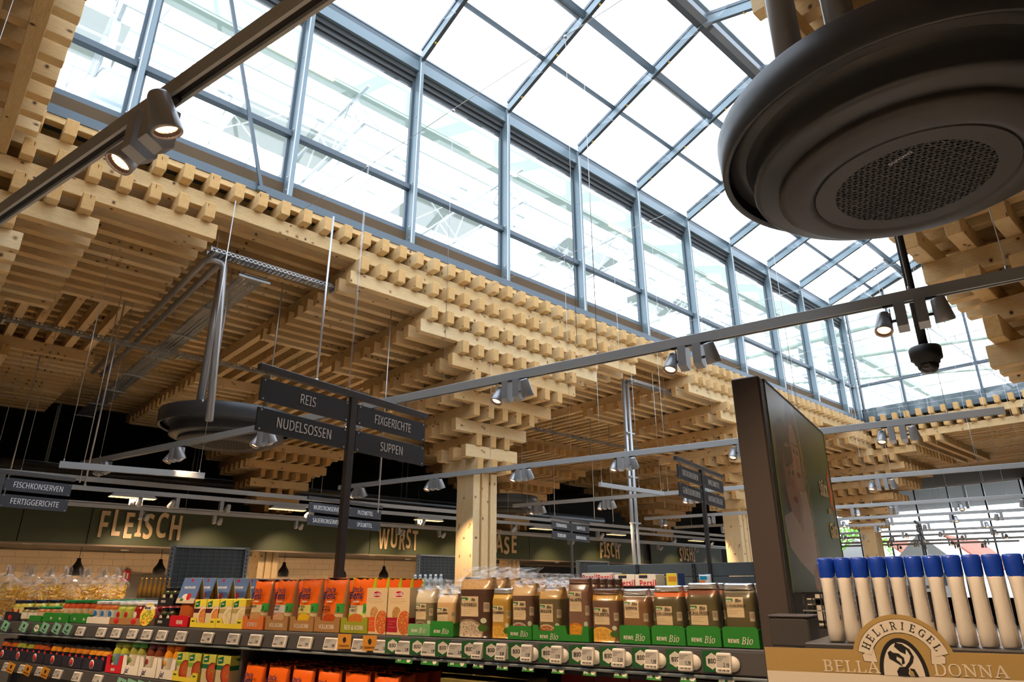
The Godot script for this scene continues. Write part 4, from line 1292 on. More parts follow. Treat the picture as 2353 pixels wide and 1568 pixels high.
func bag_mesh(w: float, h: float, d: float, style: String, sd: int) -> ArrayMesh:
	# a filled bag: rings of a flattened oval, sealed flat at the top; u runs across the front, v down it
	var key := ["bag", w, h, d, style, sd]
	if beam_cache.has(key): return beam_cache[key]
	var r := RandomNumberGenerator.new()
	r.seed = sd
	var seg := 24
	var rows := 14
	var rings := []
	var uvs := []
	var wob := []
	for k in seg: wob.append(r.randf_range(-1, 1))
	for i in rows + 1:
		var t := float(i) / rows
		var a := w / 2
		var b := d / 2
		var n := 3.0
		match style:
			"pouch":
				b *= sqrt(maxf(0.0, 1.0 - pow(t, 1.6))) * 0.97 + 0.03
				a *= 1.0 - 0.05 * sin(PI * t)
				n = lerpf(3.5, 2.0, t)
			"brick":
				b *= 1.0 if t < 0.8 else lerpf(1.0, 0.35, (t - 0.8) / 0.2)
				a *= 1.0 - 0.03 * sin(PI * t) - (0.04 if i == rows else 0.0)
				n = 4.5
			_:
				b *= 0.8 + 0.35 * sin(PI * minf(t * 1.1, 1.0)) - (0.85 * maxf(0, t - 0.75) / 0.25)
				a *= 0.92 + 0.08 * sin(PI * t)
				n = 2.6
		b = maxf(b, 0.003)
		var ring := []
		var ru := []
		for k in seg:
			var an := TAU * k / seg
			var x: float = a * signf(cos(an)) * pow(absf(cos(an)), 2.0 / n)
			var z: float = b * signf(sin(an)) * pow(absf(sin(an)), 2.0 / n)
			var j: float = 0.012 * w * (wob[(k * 5 + i * 3) % seg] + 0.7 * wob[(k + i * 7) % seg]) * sin(PI * clampf(t * 1.05, 0, 1))
			z += j * (1.0 if z > 0 else -1.0)
			var y := h * t
			if i == rows: y += 0.02 * h * wob[k] * (1.0 if style != "brick" else 0.5) + 0.015 * h * cos(2 * an)
			ring.append(Vector3(x, y, z))
			ru.append(Vector2(x / (2 * a) + 0.5, 1.0 - t))
		rings.append(ring)
		uvs.append(ru)
	var st := start(true)
	for i in rows:
		for k in seg:
			var j := (k + 1) % seg
			quad(st, rings[i][k], rings[i][j], rings[i + 1][j], rings[i + 1][k], uvs[i][k], uvs[i][j], uvs[i + 1][j], uvs[i + 1][k])
	for k in range(1, seg - 1):
		for v in [0, k, k + 1]:
			st.set_uv(uvs[0][v])
			st.add_vertex(rings[0][v])
		for v in [0, k + 1, k]:
			st.set_uv(uvs[rows][v])
			st.add_vertex(rings[rows][v])
	beam_cache[key] = done(st)
	return beam_cache[key]

func pack_box(w: float, h: float, d: float) -> ArrayMesh:
	# a carton: the front carries the whole print, the other faces its edge colours
	var key := ["carton", w, h, d]
	if beam_cache.has(key): return beam_cache[key]
	var st := start()
	var x := w / 2
	var z := d / 2
	quad(st, Vector3(-x, h, z), Vector3(x, h, z), Vector3(x, 0, z), Vector3(-x, 0, z), Vector2(0, 0), Vector2(1, 0), Vector2(1, 1), Vector2(0, 1))
	quad(st, Vector3(x, h, -z), Vector3(-x, h, -z), Vector3(-x, 0, -z), Vector3(x, 0, -z), Vector2(0, 0), Vector2(1, 0), Vector2(1, 1), Vector2(0, 1))
	quad(st, Vector3(x, h, z), Vector3(x, h, -z), Vector3(x, 0, -z), Vector3(x, 0, z), Vector2(0.02, 0), Vector2(0.06, 0), Vector2(0.06, 1), Vector2(0.02, 1))
	quad(st, Vector3(-x, h, -z), Vector3(-x, h, z), Vector3(-x, 0, z), Vector3(-x, 0, -z), Vector2(0.02, 0), Vector2(0.06, 0), Vector2(0.06, 1), Vector2(0.02, 1))
	quad(st, Vector3(-x, h, -z), Vector3(x, h, -z), Vector3(x, h, z), Vector3(-x, h, z), Vector2(0.1, 0.01), Vector2(0.9, 0.01), Vector2(0.9, 0.03), Vector2(0.1, 0.03))
	quad(st, Vector3(-x, 0, z), Vector3(x, 0, z), Vector3(x, 0, -z), Vector3(-x, 0, -z), Vector2(0.1, 0.97), Vector2(0.9, 0.97), Vector2(0.9, 0.99), Vector2(0.1, 0.99))
	beam_cache[key] = done(st)
	return beam_cache[key]

const ITALIC := Basis(Vector3(1, 0, 0), Vector3(0.25, 1, 0), Vector3(0, 0, 1))

func DK(s: float) -> float: return -0.170 + 0.007 * (s + 0.6)    # the top board, from eye level
func shelf_at(s: float, n: float, y: float) -> Vector3: return TR(s, n, y)

var tuft_cache := {}
func tuft(parent: Node3D, w: float, d: float, h: float, at: Vector3, sd: int, lean := 0.0) -> void:
	# crumpled clear film above a bag's contents: pleated sheets that fan out from a gathered neck
	var key := [snappedf(w, 0.01), snappedf(h, 0.01), sd]
	if not tuft_cache.has(key):
		var r := RandomNumberGenerator.new()
		r.seed = sd
		var st := start()
		var seg := 18
		var prof := [[0.50, 0.0, 0.5], [0.47, 0.22, 0.42], [0.38, 0.42, 0.26], [0.30, 0.56, 0.14], [0.36, 0.74, 0.10], [0.46, 0.9, 0.12], [0.50, 1.0, 0.07]]
		var rings := []
		for i in prof.size():
			var ring := []
			for k in seg:
				var a := TAU * k / seg
				var f := 1.0 + r.randf_range(-0.16, 0.16) * (0.4 if i == 0 else 1.0)
				var q: Array = prof[i]
				ring.append(Vector3(cos(a) * w * q[0] * f, h * (q[1] + (r.randf_range(-0.09, 0.09) if i > 0 else 0.0)), sin(a) * d * q[2] * 2.0 * f))
			rings.append(ring)
		for i in prof.size() - 1:
			for k in seg:
				var j := (k + 1) % seg
				quad(st, rings[i][k], rings[i][j], rings[i + 1][j], rings[i + 1][k])
		tuft_cache[key] = done(st)
	part("film", tuft_cache[key], M.film, parent, at, Basis(Vector3(0, 0, 1), lean))

# a row of the same pack, front one first; the front carries the words, as do those behind
func row_behind(front: Node3D, count: int, step: float, what: String, s: float, n: float, y: float) -> void:
	var ord := ["second", "third", "fourth", "fifth", "sixth"]
	for i in count:
		copy(front, "%s, %s in the row behind the front one" % [what, ord[i]], shelf_at(s, n + step * (i + 1), y), TURN)

func tray(label: String, s: float, n: float, y: float, w: float, h: float, d: float, m: Material, notch: float, words: Array, group: String) -> Node3D:
	# an open display carton: low front with a notch or raised corners, sloping sides
	var t := thing("display_tray", label, "display tray", shelf_at(s, n, y), TURN, group)
	var x := w / 2
	var f: Array
	if notch > 0: f = [Vector2(-x, 0), Vector2(x, 0), Vector2(x, h), Vector2(x * 0.62, h), Vector2(x * 0.5, h - notch), Vector2(-x * 0.5, h - notch), Vector2(-x * 0.62, h), Vector2(-x, h)]
	else: f = [Vector2(-x, 0), Vector2(x, 0), Vector2(x, h * 0.86), Vector2(x * 0.9, h), Vector2(-x * 0.9, h), Vector2(-x, h * 0.86)]
	part("front", plate_mesh(f, -0.0015, 0.0015), m, t)
	for sx in [-1.0, 1.0]:
		part("side", plate_mesh([Vector2(0, 0), Vector2(d, 0), Vector2(d, h * 1.5), Vector2(d * 0.5, h * 1.2), Vector2(0, h * 0.86)], -0.0015, 0.0015), m, t, Vector3(sx * (x - 0.001), 0, 0), Basis(Vector3.UP, PI / 2))
	part("bottom", box_mesh(Vector3(w - 0.004, 0.002, d)), m, t, Vector3(0, 0.002, -d / 2))
	for q in words:   # [text, height, x, y, squeeze, bold, serif, italic, material]
		lettering(q[0], q[1], q[8], t, Vector3(q[2], q[3], 0.0022), ITALIC if q[7] else Basis.IDENTITY, q[4], "Droid Serif" if q[6] else "Droid Sans", q[5], 0.0008)
	return t

func words_on(t: Node3D, list: Array, z: float) -> void:
	for q in list: lettering(q[0], q[1], q[7], t, Vector3(q[2], q[3], z), ITALIC if q[6] else Basis.IDENTITY, q[4], "Droid Serif" if q[5] else "Droid Sans", true, 0.0008)

func pouch_rice(label: String, s: float, n: float, y: float, tint: Color, rice: Array, bowl: Color, gusset: Color, words: Array, group: String, sd: int) -> Node3D:
	var im := canvas(gusset, 150, 225)
	p_rect(im, 0.06, 0.0, 0.94, 0.52, c8(243, 108, 24))
	p_rect(im, 0.06, 0.50, 0.72, 0.66, tint)
	p_rect(im, 0.70, 0.47, 0.97, 0.64, c8(62, 158, 70))
	p_rect(im, 0.70, 0.66, 0.97, 0.72, c8(214, 196, 150))
	p_ell(im, 0.44, 0.86, 0.34, 0.13, bowl)
	p_ell(im, 0.44, 0.77, 0.36, 0.12, bowl.lightened(0.1))
	p_ell(im, 0.44, 0.76, 0.33, 0.105, rice[0])
	p_speck(im, 0.44, 0.76, 0.32, 0.10, rice, 420, 3, sd)
	var t := thing("rice_pouch", label, "rice pouch", shelf_at(s, n, y), TURN, group)
	part("pouch", bag_mesh(0.15, 0.225, 0.07, "pouch", 40 + sd % 3), printed(im, 0.35), t)
	words_on(t, [["Uncle", 0.022, -0.005, 0.178, 0.8, false, true, M.ink_blue], ["Bens", 0.030, -0.012, 0.153, 0.8, false, true, M.ink_blue], ["EXPRESS", 0.007, -0.01, 0.128, 1.0, false, false, M.white_print], ["2", 0.017, 0.051, 0.098, 0.9, false, false, M.ink]], 0.0355)
	for i in words.size(): lettering(words[i], 0.009, M.ink_brown, t, Vector3(-0.025, 0.106 - 0.014 * i, 0.0365), Basis.IDENTITY, 0.7, "Droid Sans", false, 0.0008)
	return t

func grain_bag(label: String, s: float, n: float, y: float, w: float, h: float, d: float, body: Color, grain: Array, name_: String, size: float, food: Array, film_h: float, group: String, sd: int, label_top := 0.42) -> Node3D:
	# a bag whose lower part is printed and whose upper part shows the grain through clear film
	var im := canvas(body, 160, 260)
	var clear := film_h
	if clear > 0:
		p_rect(im, 0, 0, 1, clear, grain[0])
		p_speck(im, 0.5, clear * 0.5, 0.75, clear * 0.55, grain, 1500, 3, sd)
		p_rect(im, 0, clear, 1, 1, body)
	p_rect(im, 0.10, label_top - 0.14, 0.68, label_top + 0.2, c8(216, 196, 160))
	p_rect(im, 0.10, label_top - 0.12, 0.34, label_top - 0.07, c8(44, 120, 58))
	p_lines(im, 0.16, label_top + 0.08, 0.64, 3, 0.03, c8(120, 100, 76), sd)
	p_ell(im, 0.38, 0.90, 0.46, 0.2, food[0])
	p_ell(im, 0.38, 0.91, 0.42, 0.175, food[1])
	p_speck(im, 0.38, 0.90, 0.40, 0.16, food, 380, 5, sd + 3)
	p_ell(im, 0.84, 0.72, 0.08, 0.045, c8(196, 206, 180))
	p_ell(im, 0.82, 0.84, 0.14, 0.06, c8(70, 104, 44))
	p_rect(im, 0.84, 0.42, 0.98, 0.58, c8(190, 176, 150))
	for i in 6: p_rect(im, 0.86 + i * 0.018, 0.44, 0.868 + i * 0.018, 0.53, c8(60, 50, 44))
	var t := thing("grain_bag", label, "grain bag", shelf_at(s, n, y), TURN, group)
	var m := printed(im, 0.3)
	m.clearcoat_enabled = true
	m.clearcoat = 0.5
	m.clearcoat_roughness = 0.15
	part("bag", bag_mesh(w, h, d, "brick", 60 + sd % 4), m, t)
	var z := d / 2 + 0.002
	words_on(t, [["REWE", 0.005, -0.28 * w, h * (1.0 - label_top + 0.085), 0.9, false, false, M.white_print], ["Bio", 0.0095, 0.02 * w, h * (1.0 - label_top + 0.085), 0.9, true, true, M.ink_grey], [name_, size * 0.74, -0.11 * w, h * (1.0 - label_top + 0.0), 0.85, true, false, M.ink_brown]], z)
	return t

func jar(label: String, called: String, s: float, n: float, y: float, r: float, h: float, fill: Color, lid: Color, band: Color, group: String, spot := Color.TRANSPARENT) -> Node3D:
	var t := thing(called, label, "jar", shelf_at(s, n, y), TURN, group)
	part("glass", lathe_mesh([Vector2(0, 0), Vector2(r * 0.9, 0), Vector2(r, 0.006), Vector2(r, h * 0.68), Vector2(r * 0.93, h * 0.76), Vector2(r * 0.78, h * 0.83), Vector2(r * 0.78, h * 0.86)], 16), tinted(fill), t)
	part("lid", lathe_mesh([Vector2(r * 0.8, h * 0.85), Vector2(r * 0.86, h * 0.855), Vector2(r * 0.86, h * 0.985), Vector2(r * 0.82, h), Vector2(0, h)], 16), tinted(lid), t)
	var st := start(true)
	lathe(st, [Vector2(r * 1.012, h * 0.14), Vector2(r * 1.012, h * 0.62)], 16)
	var la := part("label", done(st), tinted(band), t)
	if spot.a > 0:
		part("emblem", lathe_mesh([Vector2(r * 0.45, 0.0), Vector2(r * 0.40, 0.001), Vector2(0.0, 0.0012)], 12), tinted(spot), la, Vector3(0, h * 0.44, r * 0.99), Basis(Vector3.RIGHT, PI / 2))
		part("name_strip", box_mesh(Vector3(r * 0.8, h * 0.06, 0.002)), M.white_print, la, Vector3(0, h * 0.26, r * 1.0))
	return t

var tints := {}
func tinted(c: Color, rough := 0.25) -> StandardMaterial3D:
	var k := [c.to_html(), rough]
	if not tints.has(k): tints[k] = mat(c, rough)
	return tints[k]

func carton(label: String, called: String, category: String, s: float, n: float, y: float, w: float, h: float, d: float, m: Material, words: Array, group: String) -> Node3D:
	var t := thing(called, label, category, shelf_at(s, n, y), TURN, group)
	part("carton", pack_box(w, h, d), m, t)
	words_on(t, words, d / 2 + 0.0005)
	return t

# ---------------------------------------------------------------- price tags and flags on the rail
func price_tag(s: float, y: float, n: float, tall: bool, price: String, label: String) -> void:
	var t := thing("price_tag", label, "price tag", TR(s, n, y), TURN, "electronic price tags")
	t.rotation = Vector3(0, TURN, 0)
	var w := 0.046 if tall else 0.088
	var h := 0.056 if tall else 0.05
	var b := Basis(Vector3.RIGHT, -0.22)
	var f := part("housing", box_mesh(Vector3(w, h, 0.014), 0.003), M.tag_white, t, Vector3.ZERO, b)
	var sh := h * (0.62 if tall else 0.74)
	var scr := part("screen", box_mesh(Vector3(w * 0.84, sh, 0.001)), M.tag_grey, f, Vector3(0, 0.004 if tall else 0.0, 0.0072))
	for i in 3: part("text_line", box_mesh(Vector3(w * [0.6, 0.4, 0.3][i], 0.0014, 0.0006)), M.ink_grey, f, Vector3(-w * 0.38 + w * [0.3, 0.2, 0.15][i], 0.004 + sh * (0.34 - 0.14 * i), 0.0078))
	lettering(price, 0.011, M.ink, f, Vector3(w * 0.22, 0.003 - sh * 0.28, 0.008), Basis.IDENTITY, 0.6, "Droid Sans", true, 0.0006)
	if tall:
		for i in 9: part("bar", box_mesh(Vector3(0.0016 + 0.001 * (i % 3), 0.005, 0.0006)), M.ink_grey, f, Vector3(-0.016 + i * 0.004, -0.021, 0.0074))
		part("disc", lathe_mesh([Vector2(0.022, 0.0), Vector2(0.022, 0.002), Vector2(0.0, 0.002)], 20), M.tag_white, t, Vector3(0.024, -0.002, -0.008), Basis(Vector3.RIGHT, PI / 2))
	else: part("barcode", box_mesh(Vector3(w * 0.26, 0.004, 0.0006)), M.ink_grey, f, Vector3(-w * 0.26, -sh * 0.36, 0.0078))

func flag(s: float, y: float, n: float, m: Material, words: String, label: String, turn: float, tilt := 0.0, group := "shelf flags") -> void:
	var t := thing("shelf_flag", label, "shelf flag", TR(s, n, y), TURN + turn, group)
	var o := part("card", box_mesh(Vector3(0.058, 0.058, 0.0015)), m, t, Vector3(0, 0, 0.02), Basis(Vector3(0, 0, 1), tilt))
	if words == "BIO":
		var hex := []
		for k in 6: hex.append(Vector2(sin(TAU * k / 6) * 0.021, cos(TAU * k / 6) * 0.023))
		part("hexagon", plate_mesh(hex, 0.0008, 0.0013), M.tag_white, o)
		lettering("BIO", 0.013, M.ink, o, Vector3(0, 0.0, 0.0016), Basis.IDENTITY, 0.85, "Droid Sans", true, 0.0006)
	else:
		lettering(words, 0.009, M.ink, o, Vector3(0, -0.017, 0.0013), Basis.IDENTITY, 0.8, "Droid Sans", false, 0.0006)
		part("symbol", plate_mesh([Vector2(0, -0.008), Vector2(0.008, 0.002), Vector2(0.006, 0.014), Vector2(-0.002, 0.018), Vector2(-0.008, 0.008), Vector2(-0.005, -0.002)], 0.0008, 0.0013), M.ink, o)

func build_shelf() -> void:
	var g := thing("shelf_gondola", "grey supermarket shelf unit carrying rice, grain, pasta and sauces across the foreground", "shelf", TR(-3.6, 2.67, -EYE), TURN)
	var tiltb := Basis(Vector3(0, 0, 1), 0.007)
	part("top_board", box_mesh(Vector3(6.1, 0.025, 0.92), 0.004), M.shelf, g, Vector3(0, EYE + DK(-3.6) - 0.0145, 0), tiltb)
	part("price_rail", box_mesh(Vector3(6.1, 0.066, 0.014), 0.003), M.anthracite, g, Vector3(0, EYE + DK(-3.6) - 0.042, 0.467), tiltb * Basis(Vector3.RIGHT, -0.2))
	part("rail_lip", box_mesh(Vector3(6.1, 0.01, 0.03), 0.003), M.shelf_grey, g, Vector3(0, EYE + DK(-3.6) - 0.082, 0.468), tiltb)
	part("centre_panel", box_mesh(Vector3(5.9, 1.42, 0.03)), M.anthracite, g, Vector3(0, 0.72, -0.02))
	for x in [-3.0, -1.7, 0.5, 1.85, 3.0]: part("upright", box_mesh(Vector3(0.05, 1.44, 0.06), 0.004), M.anthracite, g, Vector3(x, 0.72, 0.0))
	part("second_board", box_mesh(Vector3(3.5, 0.025, 0.47), 0.004), M.shelf, g, Vector3(-1.25, EYE - 0.456, 0.245))
	part("second_rail", box_mesh(Vector3(3.5, 0.06, 0.014), 0.003), M.anthracite, g, Vector3(-1.25, EYE - 0.478, 0.487), Basis(Vector3.RIGHT, -0.2))
	part("third_board", box_mesh(Vector3(2.5, 0.025, 0.47), 0.004), M.shelf, g, Vector3(1.75, EYE - 0.576, 0.245))
	part("plinth", box_mesh(Vector3(6.1, 0.12, 0.9), 0.01), M.anthracite, g, Vector3(0, 0.06, 0))
	part("base_board", box_mesh(Vector3(6.1, 0.03, 0.94), 0.004), M.shelf, g, Vector3(0, 0.2, 0))
	part("bay_divider", box_mesh(Vector3(0.02, 0.36, 0.44)), M.anthracite, g, Vector3(0.5, EYE - 0.41, 0.22))
	var nf := 2.22            # the line of the pack fronts
	# ------------- rice pouches
	var rg := "orange rice pouches on the top board"
	var rice := [
		[-3.03, c8(216, 200, 160), [c8(196, 152, 98), c8(222, 184, 130), c8(160, 112, 66)], c8(52, 50, 48), c8(176, 128, 90), ["NATUR-REIS"], "orange rice pouch with a dark bowl of plain rice, leftmost of the top five"],
		[-2.85, c8(206, 206, 204), [c8(200, 158, 120), c8(226, 192, 156), c8(170, 124, 92)], c8(104, 62, 44), c8(176, 128, 90), ["NATUR-REIS", "BASMATI"], "orange rice pouch with a grey name field and brown bowl, second from left on the top board"],
		[-2.67, c8(214, 206, 120), [c8(226, 186, 30), c8(240, 210, 70), c8(196, 150, 14)], c8(82, 40, 70), c8(176, 128, 90), ["NATUR-REIS", "CURRY"], "orange rice pouch with a bowl of yellow curry rice"],
		[-2.50, c8(232, 110, 40), [c8(186, 72, 28), c8(214, 104, 50), c8(140, 44, 18)], c8(190, 132, 78), c8(176, 128, 90), ["NATUR-REIS", "MEDITERRAN"], "orange rice pouch with a wooden bowl of red rice"],
		[-2.328, c8(222, 206, 170), [c8(206, 112, 48), c8(226, 160, 80), c8(170, 70, 30)], c8(176, 30, 36), c8(176, 200, 40), ["NATUR-REIS", "QUINOA"], "rice pouch with lime green sides and a red bowl, right-hand one of the top five"],
	]
	var trays := [[M.card_orange, "EXPRESS"], [M.card_brown, "VOLLKORN"], [M.card_brown, "VOLLKORN"], [M.card_brown, "VOLLKORN"], [M.card_olive, "REIS & KORN"]]
	var twhat := ["orange-brown tray marked EXPRESS", "brown tray marked VOLLKORN under the grey-field pouch", "brown tray marked VOLLKORN under the yellow curry pouch", "brown tray marked VOLLKORN under the red rice pouch", "olive green tray marked REIS & KORN"]
	for i in 5:
		var q: Array = rice[i]
		var f := pouch_rice(q[6], q[0], nf + 0.045, DK(q[0]), q[1], q[2], q[3], q[4], q[5], rg, 100 + i)
		row_behind(f, 4, 0.08, ["orange pouch of plain rice", "orange pouch of basmati rice", "orange pouch of curry rice", "orange pouch of red rice", "lime-sided pouch of quinoa rice"][i], q[0], nf + 0.045, DK(q[0]))
		tray(twhat[i], q[0], nf - 0.002, DK(q[0]) + 0.001, 0.163, 0.062, 0.42, trays[i][0], 0.016, [[trays[i][1], 0.017, 0.0, 0.022, 0.85, false, false, false, M.card_white]], "carton trays under the rice pouches")
	# ------------- lentil noodle cartons
	for i in 2:
		var im := canvas(c8(222, 198, 156), 150, 225)
		p_ell(im, 0.5, 0.14, 0.24, 0.075, c8(240, 230, 214))
		p_ell(im, 0.5, 0.14, 0.22, 0.065, c8(190, 24, 34))
		p_lines(im, 0.06, 0.24, 0.96, 2, 0.05, c8(140, 92, 50), 3)
		p_lines(im, 0.12, 0.33, 0.9, 1, 0.04, c8(186, 96, 50), 5)
		p_ell(im, 0.42, 0.56, 0.2, 0.15, c8(196, 142, 84))
		p_speck(im, 0.42, 0.56, 0.19, 0.14, [c8(212, 160, 98), c8(168, 112, 60), c8(224, 180, 120)] if i == 0 else [c8(150, 140, 70), c8(200, 150, 80), c8(120, 96, 50)], 300, 4, 7)
		p_rect(im, 0.0, 0.64, 0.5, 0.95, c8(214, 92, 40) if i == 0 else c8(170, 30, 48))
		p_lines(im, 0.06, 0.72, 0.42, 3, 0.06, c8(236, 214, 180), 9)
		p_ell(im, 0.8, 0.74, 0.34, 0.28, c8(226, 196, 150))
		p_ell(im, 0.8, 0.74, 0.30, 0.25, c8(206, 96, 50))
		p_speck(im, 0.8, 0.74, 0.29, 0.24, [c8(226, 120, 60), c8(196, 70, 36), c8(240, 180, 90), c8(90, 120, 50)], 420, 6, 13 + i)
		var s := -2.205 + 0.128 * i
		var c := carton(["beige noodle carton with an orange corner, left one of the two", "beige noodle carton with a dark red corner, right one of the two"][i], "noodle_carton", "noodle carton", s, nf + 0.03, DK(s), 0.122, 0.184, 0.055, printed(im, 0.5), [["Barilla", 0.0125, 0.0, 0.1575, 0.85, true, true, M.white_print]], "red lentil noodle cartons")
		row_behind(c, 4, 0.058, ["beige noodle carton with an orange corner", "beige noodle carton with a dark red corner"][i], s, nf + 0.03, DK(s))
	# ------------- bags of grain with their trays
	var gg := "grain bags on the top board"
	var olive := c8(96, 88, 62)
	var bags := [
		[-1.945, 0.1, 0.175, 0.07, c8(120, 112, 84), [c8(214, 204, 178), c8(232, 224, 204), c8(190, 178, 146)], "MILCHREIS", 0.011, [c8(160, 150, 120), c8(120, 40, 60), c8(206, 196, 176)], 0.30, "pale rice bag named MILCHREIS with empty clear film on top", 1],
		[-1.83, 0.1, 0.155, 0.07, c8(206, 170, 122), [c8(222, 200, 160), c8(206, 176, 130), c8(236, 220, 186)], "BASMATIREIS", 0.009, [c8(190, 150, 90), c8(232, 216, 180), c8(110, 130, 60)], 0.20, "tan rice bag named BASMATIREIS in a green tray", 1],
		[-1.69, 0.155, 0.215, 0.085, c8(84, 60, 50), [c8(196, 160, 108), c8(170, 128, 78), c8(216, 186, 140)], "NATURREIS", 0.0145, [c8(150, 128, 104), c8(206, 190, 166), c8(120, 90, 70)], 0.20, "largest bag, brown and named NATURREIS, with clear crumpled film on top", 1],
		[-1.56, 0.09, 0.165, 0.07, c8(176, 140, 62), [c8(216, 180, 90), c8(196, 156, 66), c8(230, 200, 120)], "GOLDHIRSE", 0.0105, [c8(200, 140, 50), c8(226, 176, 80), c8(90, 110, 50)], 0.16, "slim golden millet bag named GOLDHIRSE", 0],
		[-1.462, 0.102, 0.19, 0.075, c8(104, 80, 66), [c8(212, 180, 130), c8(222, 194, 146), c8(200, 166, 116)], "COUSCOUS", 0.012, [c8(190, 176, 160), c8(170, 60, 60), c8(222, 212, 200)], 0.22, "brown bag named COUSCOUS behind a green tray", 1],
		[-1.345, 0.1, 0.175, 0.075, c8(110, 98, 70), [c8(196, 158, 92), c8(176, 134, 70), c8(214, 182, 120)], "BULGUR", 0.0125, [c8(206, 176, 130), c8(170, 90, 50), c8(236, 220, 180)], 0.22, "brown bag named BULGUR in a notched green tray", 1],
		[-1.225, 0.088, 0.197, 0.055, c8(126, 96, 80), [c8(126, 96, 80), c8(120, 90, 74)], "FALAFEL", 0.013, [c8(206, 120, 40), c8(222, 160, 50), c8(90, 110, 40), c8(196, 110, 60)], 0.0, "brown stand-up bag named FALAFEL, print of yellow vegetables", 0],
		[-1.122, 0.105, 0.16, 0.06, c8(112, 86, 70), [c8(226, 160, 50), c8(90, 110, 50), c8(110, 130, 60)], "POLENTA", 0.0135, [c8(222, 180, 76), c8(206, 150, 60), c8(236, 206, 120)], 0.18, "bag named POLENTA with a striped green and yellow top", 0],
		[-1.01, 0.096, 0.158, 0.065, c8(132, 98, 66), [c8(206, 206, 206), c8(226, 226, 226), c8(180, 170, 160)], "QUINOA", 0.0115, [c8(150, 140, 90), c8(206, 190, 140), c8(110, 120, 60)], 0.10, "brown bag named QUINOA with a silvery folded top", 0],
		[-0.895, 0.1, 0.168, 0.07, olive, [c8(226, 120, 60), c8(236, 146, 86), c8(206, 96, 44)], "ROTE LINSEN", 0.0105, [c8(70, 66, 62), c8(196, 100, 44), c8(222, 140, 70)], 0.15, "olive bag named ROTE LINSEN, orange lentils showing at its top", 0],
		[-0.778, 0.1, 0.175, 0.07, olive, [c8(130, 76, 50), c8(110, 60, 40), c8(150, 96, 66)], "BERGLINSEN", 0.0115, [c8(70, 66, 60), c8(120, 80, 54), c8(150, 110, 76)], 0.15, "olive bag named BERGLINSEN, dark brown lentils showing at its top", 0],
		[-0.662, 0.096, 0.172, 0.07, olive, [c8(150, 146, 130), c8(120, 116, 100)], "BELUGALINSEN", 0.0095, [c8(200, 190, 176), c8(90, 54, 44), c8(150, 90, 60), c8(96, 130, 60)], 0.10, "olive bag named BELUGALINSEN, the last one before the grey end panel", 0],
	]
	for i in bags.size():
		var q: Array = bags[i]
		var tl := 0.46 if q[9] > 0.12 else 0.32
		var f := grain_bag(q[10], q[0], nf + q[3] / 2 + 0.006, DK(q[0]) + 0.002, q[1], q[2], q[3], q[4], q[5], q[6], q[7], q[8], q[9], gg, 200 + i, tl)
		if q[11]: tuft(f, q[1] * 0.98, q[3], 0.05 if i != 2 else 0.055, Vector3(0, q[2] - 0.012, 0), 7 + i % 3, 0.1 * (i % 3 - 1))
		else: part("folded_top", bag_mesh(q[1] * 0.96, 0.018, q[3] * 0.7, "brick", 3), M.foil if i in [3, 8, 9, 10, 11] else tinted(q[4]), f, Vector3(0, q[2] - 0.008, 0))
		row_behind(f, 4 if i < 8 else 3, q[3] + 0.008, "bag named " + q[6], q[0], nf + q[3] / 2 + 0.006, DK(q[0]) + 0.002)
	var bio := func(hh: float, dx: float, dy: float) -> Array: return [["REWE", 0.0125 * hh, -0.022 + dx, 0.02 + dy, 0.85, true, false, false, M.card_white], ["Bio", 0.021 * hh, 0.02 + dx, 0.021 + dy, 0.85, false, true, true, M.card_white]]
	for q in [[-1.953, 0.118, 0.044, 0.0, "pale green tray under the MILCHREIS bag", M.card_pale], [-1.834, 0.118, 0.056, 0.0, "green tray under the BASMATIREIS bag", M.card_green], [-1.465, 0.106, 0.046, 0.0, "green tray under the COUSCOUS bag", M.card_green], [-1.35, 0.116, 0.05, 0.018, "notched green tray under the BULGUR bag", M.card_green], [-1.237, 0.112, 0.05, 0.028, "deeply notched green tray under the FALAFEL bag", M.card_green], [-1.01, 0.108, 0.056, 0.0, "green tray under the QUINOA bag", M.card_green], [-0.893, 0.112, 0.057, 0.0, "green tray under the ROTE LINSEN bag", M.card_green], [-0.777, 0.108, 0.058, 0.0, "green tray under the BERGLINSEN bag", M.card_green], [-0.662, 0.108, 0.058, 0.0, "green tray under the BELUGALINSEN bag, next to the grey end panel", M.card_green]]:
		tray(q[4], q[0], nf - 0.003, DK(q[0]) + 0.001, q[1], q[2], 0.4, q[5], q[3], [] if q[3] > 0.02 else bio.call(0.9, 0.012 if q[3] > 0 else 0.0, -0.008 if q[3] > 0 else -0.002), "green trays under the grain bags")
	build_shelf_left(nf)
	build_lower_shelf()
	# ------------- price tags on the rail, flags between them
	var i := 0
	var near := ["under the green cartons", "under the blue-label jars", "under the green-label jars", "under the yellow card", "under the black jars", "under the tomato pouch", "under the first pasta cartons", "under the second pasta cartons", "at the EXPRESS tray", "under the grey-field rice pouch", "under the curry rice pouch", "under the red rice pouch", "under the lime-sided rice pouch", "under the left noodle carton"]
	for s in [-4.645, -4.395, -4.225, -4.05, -3.9, -3.75, -3.57, -3.335, -3.12, -2.95, -2.77, -2.595, -2.425, -2.25]:
		price_tag(s, DK(s) - 0.043, nf - 0.033, false, ["1.99", "2.49", "1.79", "0.99"][i % 4], "white landscape price tag " + near[i])
		i += 1
	i = 0
	for s in [-2.12, -1.998, -1.862, -1.73]:
		price_tag(s, DK(s) - 0.043, nf - 0.033, false, ["1.59", "1.29", "1.99", "2.29"][i], "large white price tag " + ["under the right noodle carton", "under the MILCHREIS tray", "under the BASMATIREIS tray", "under the NATURREIS bag"][i])
		i += 1
	i = 0
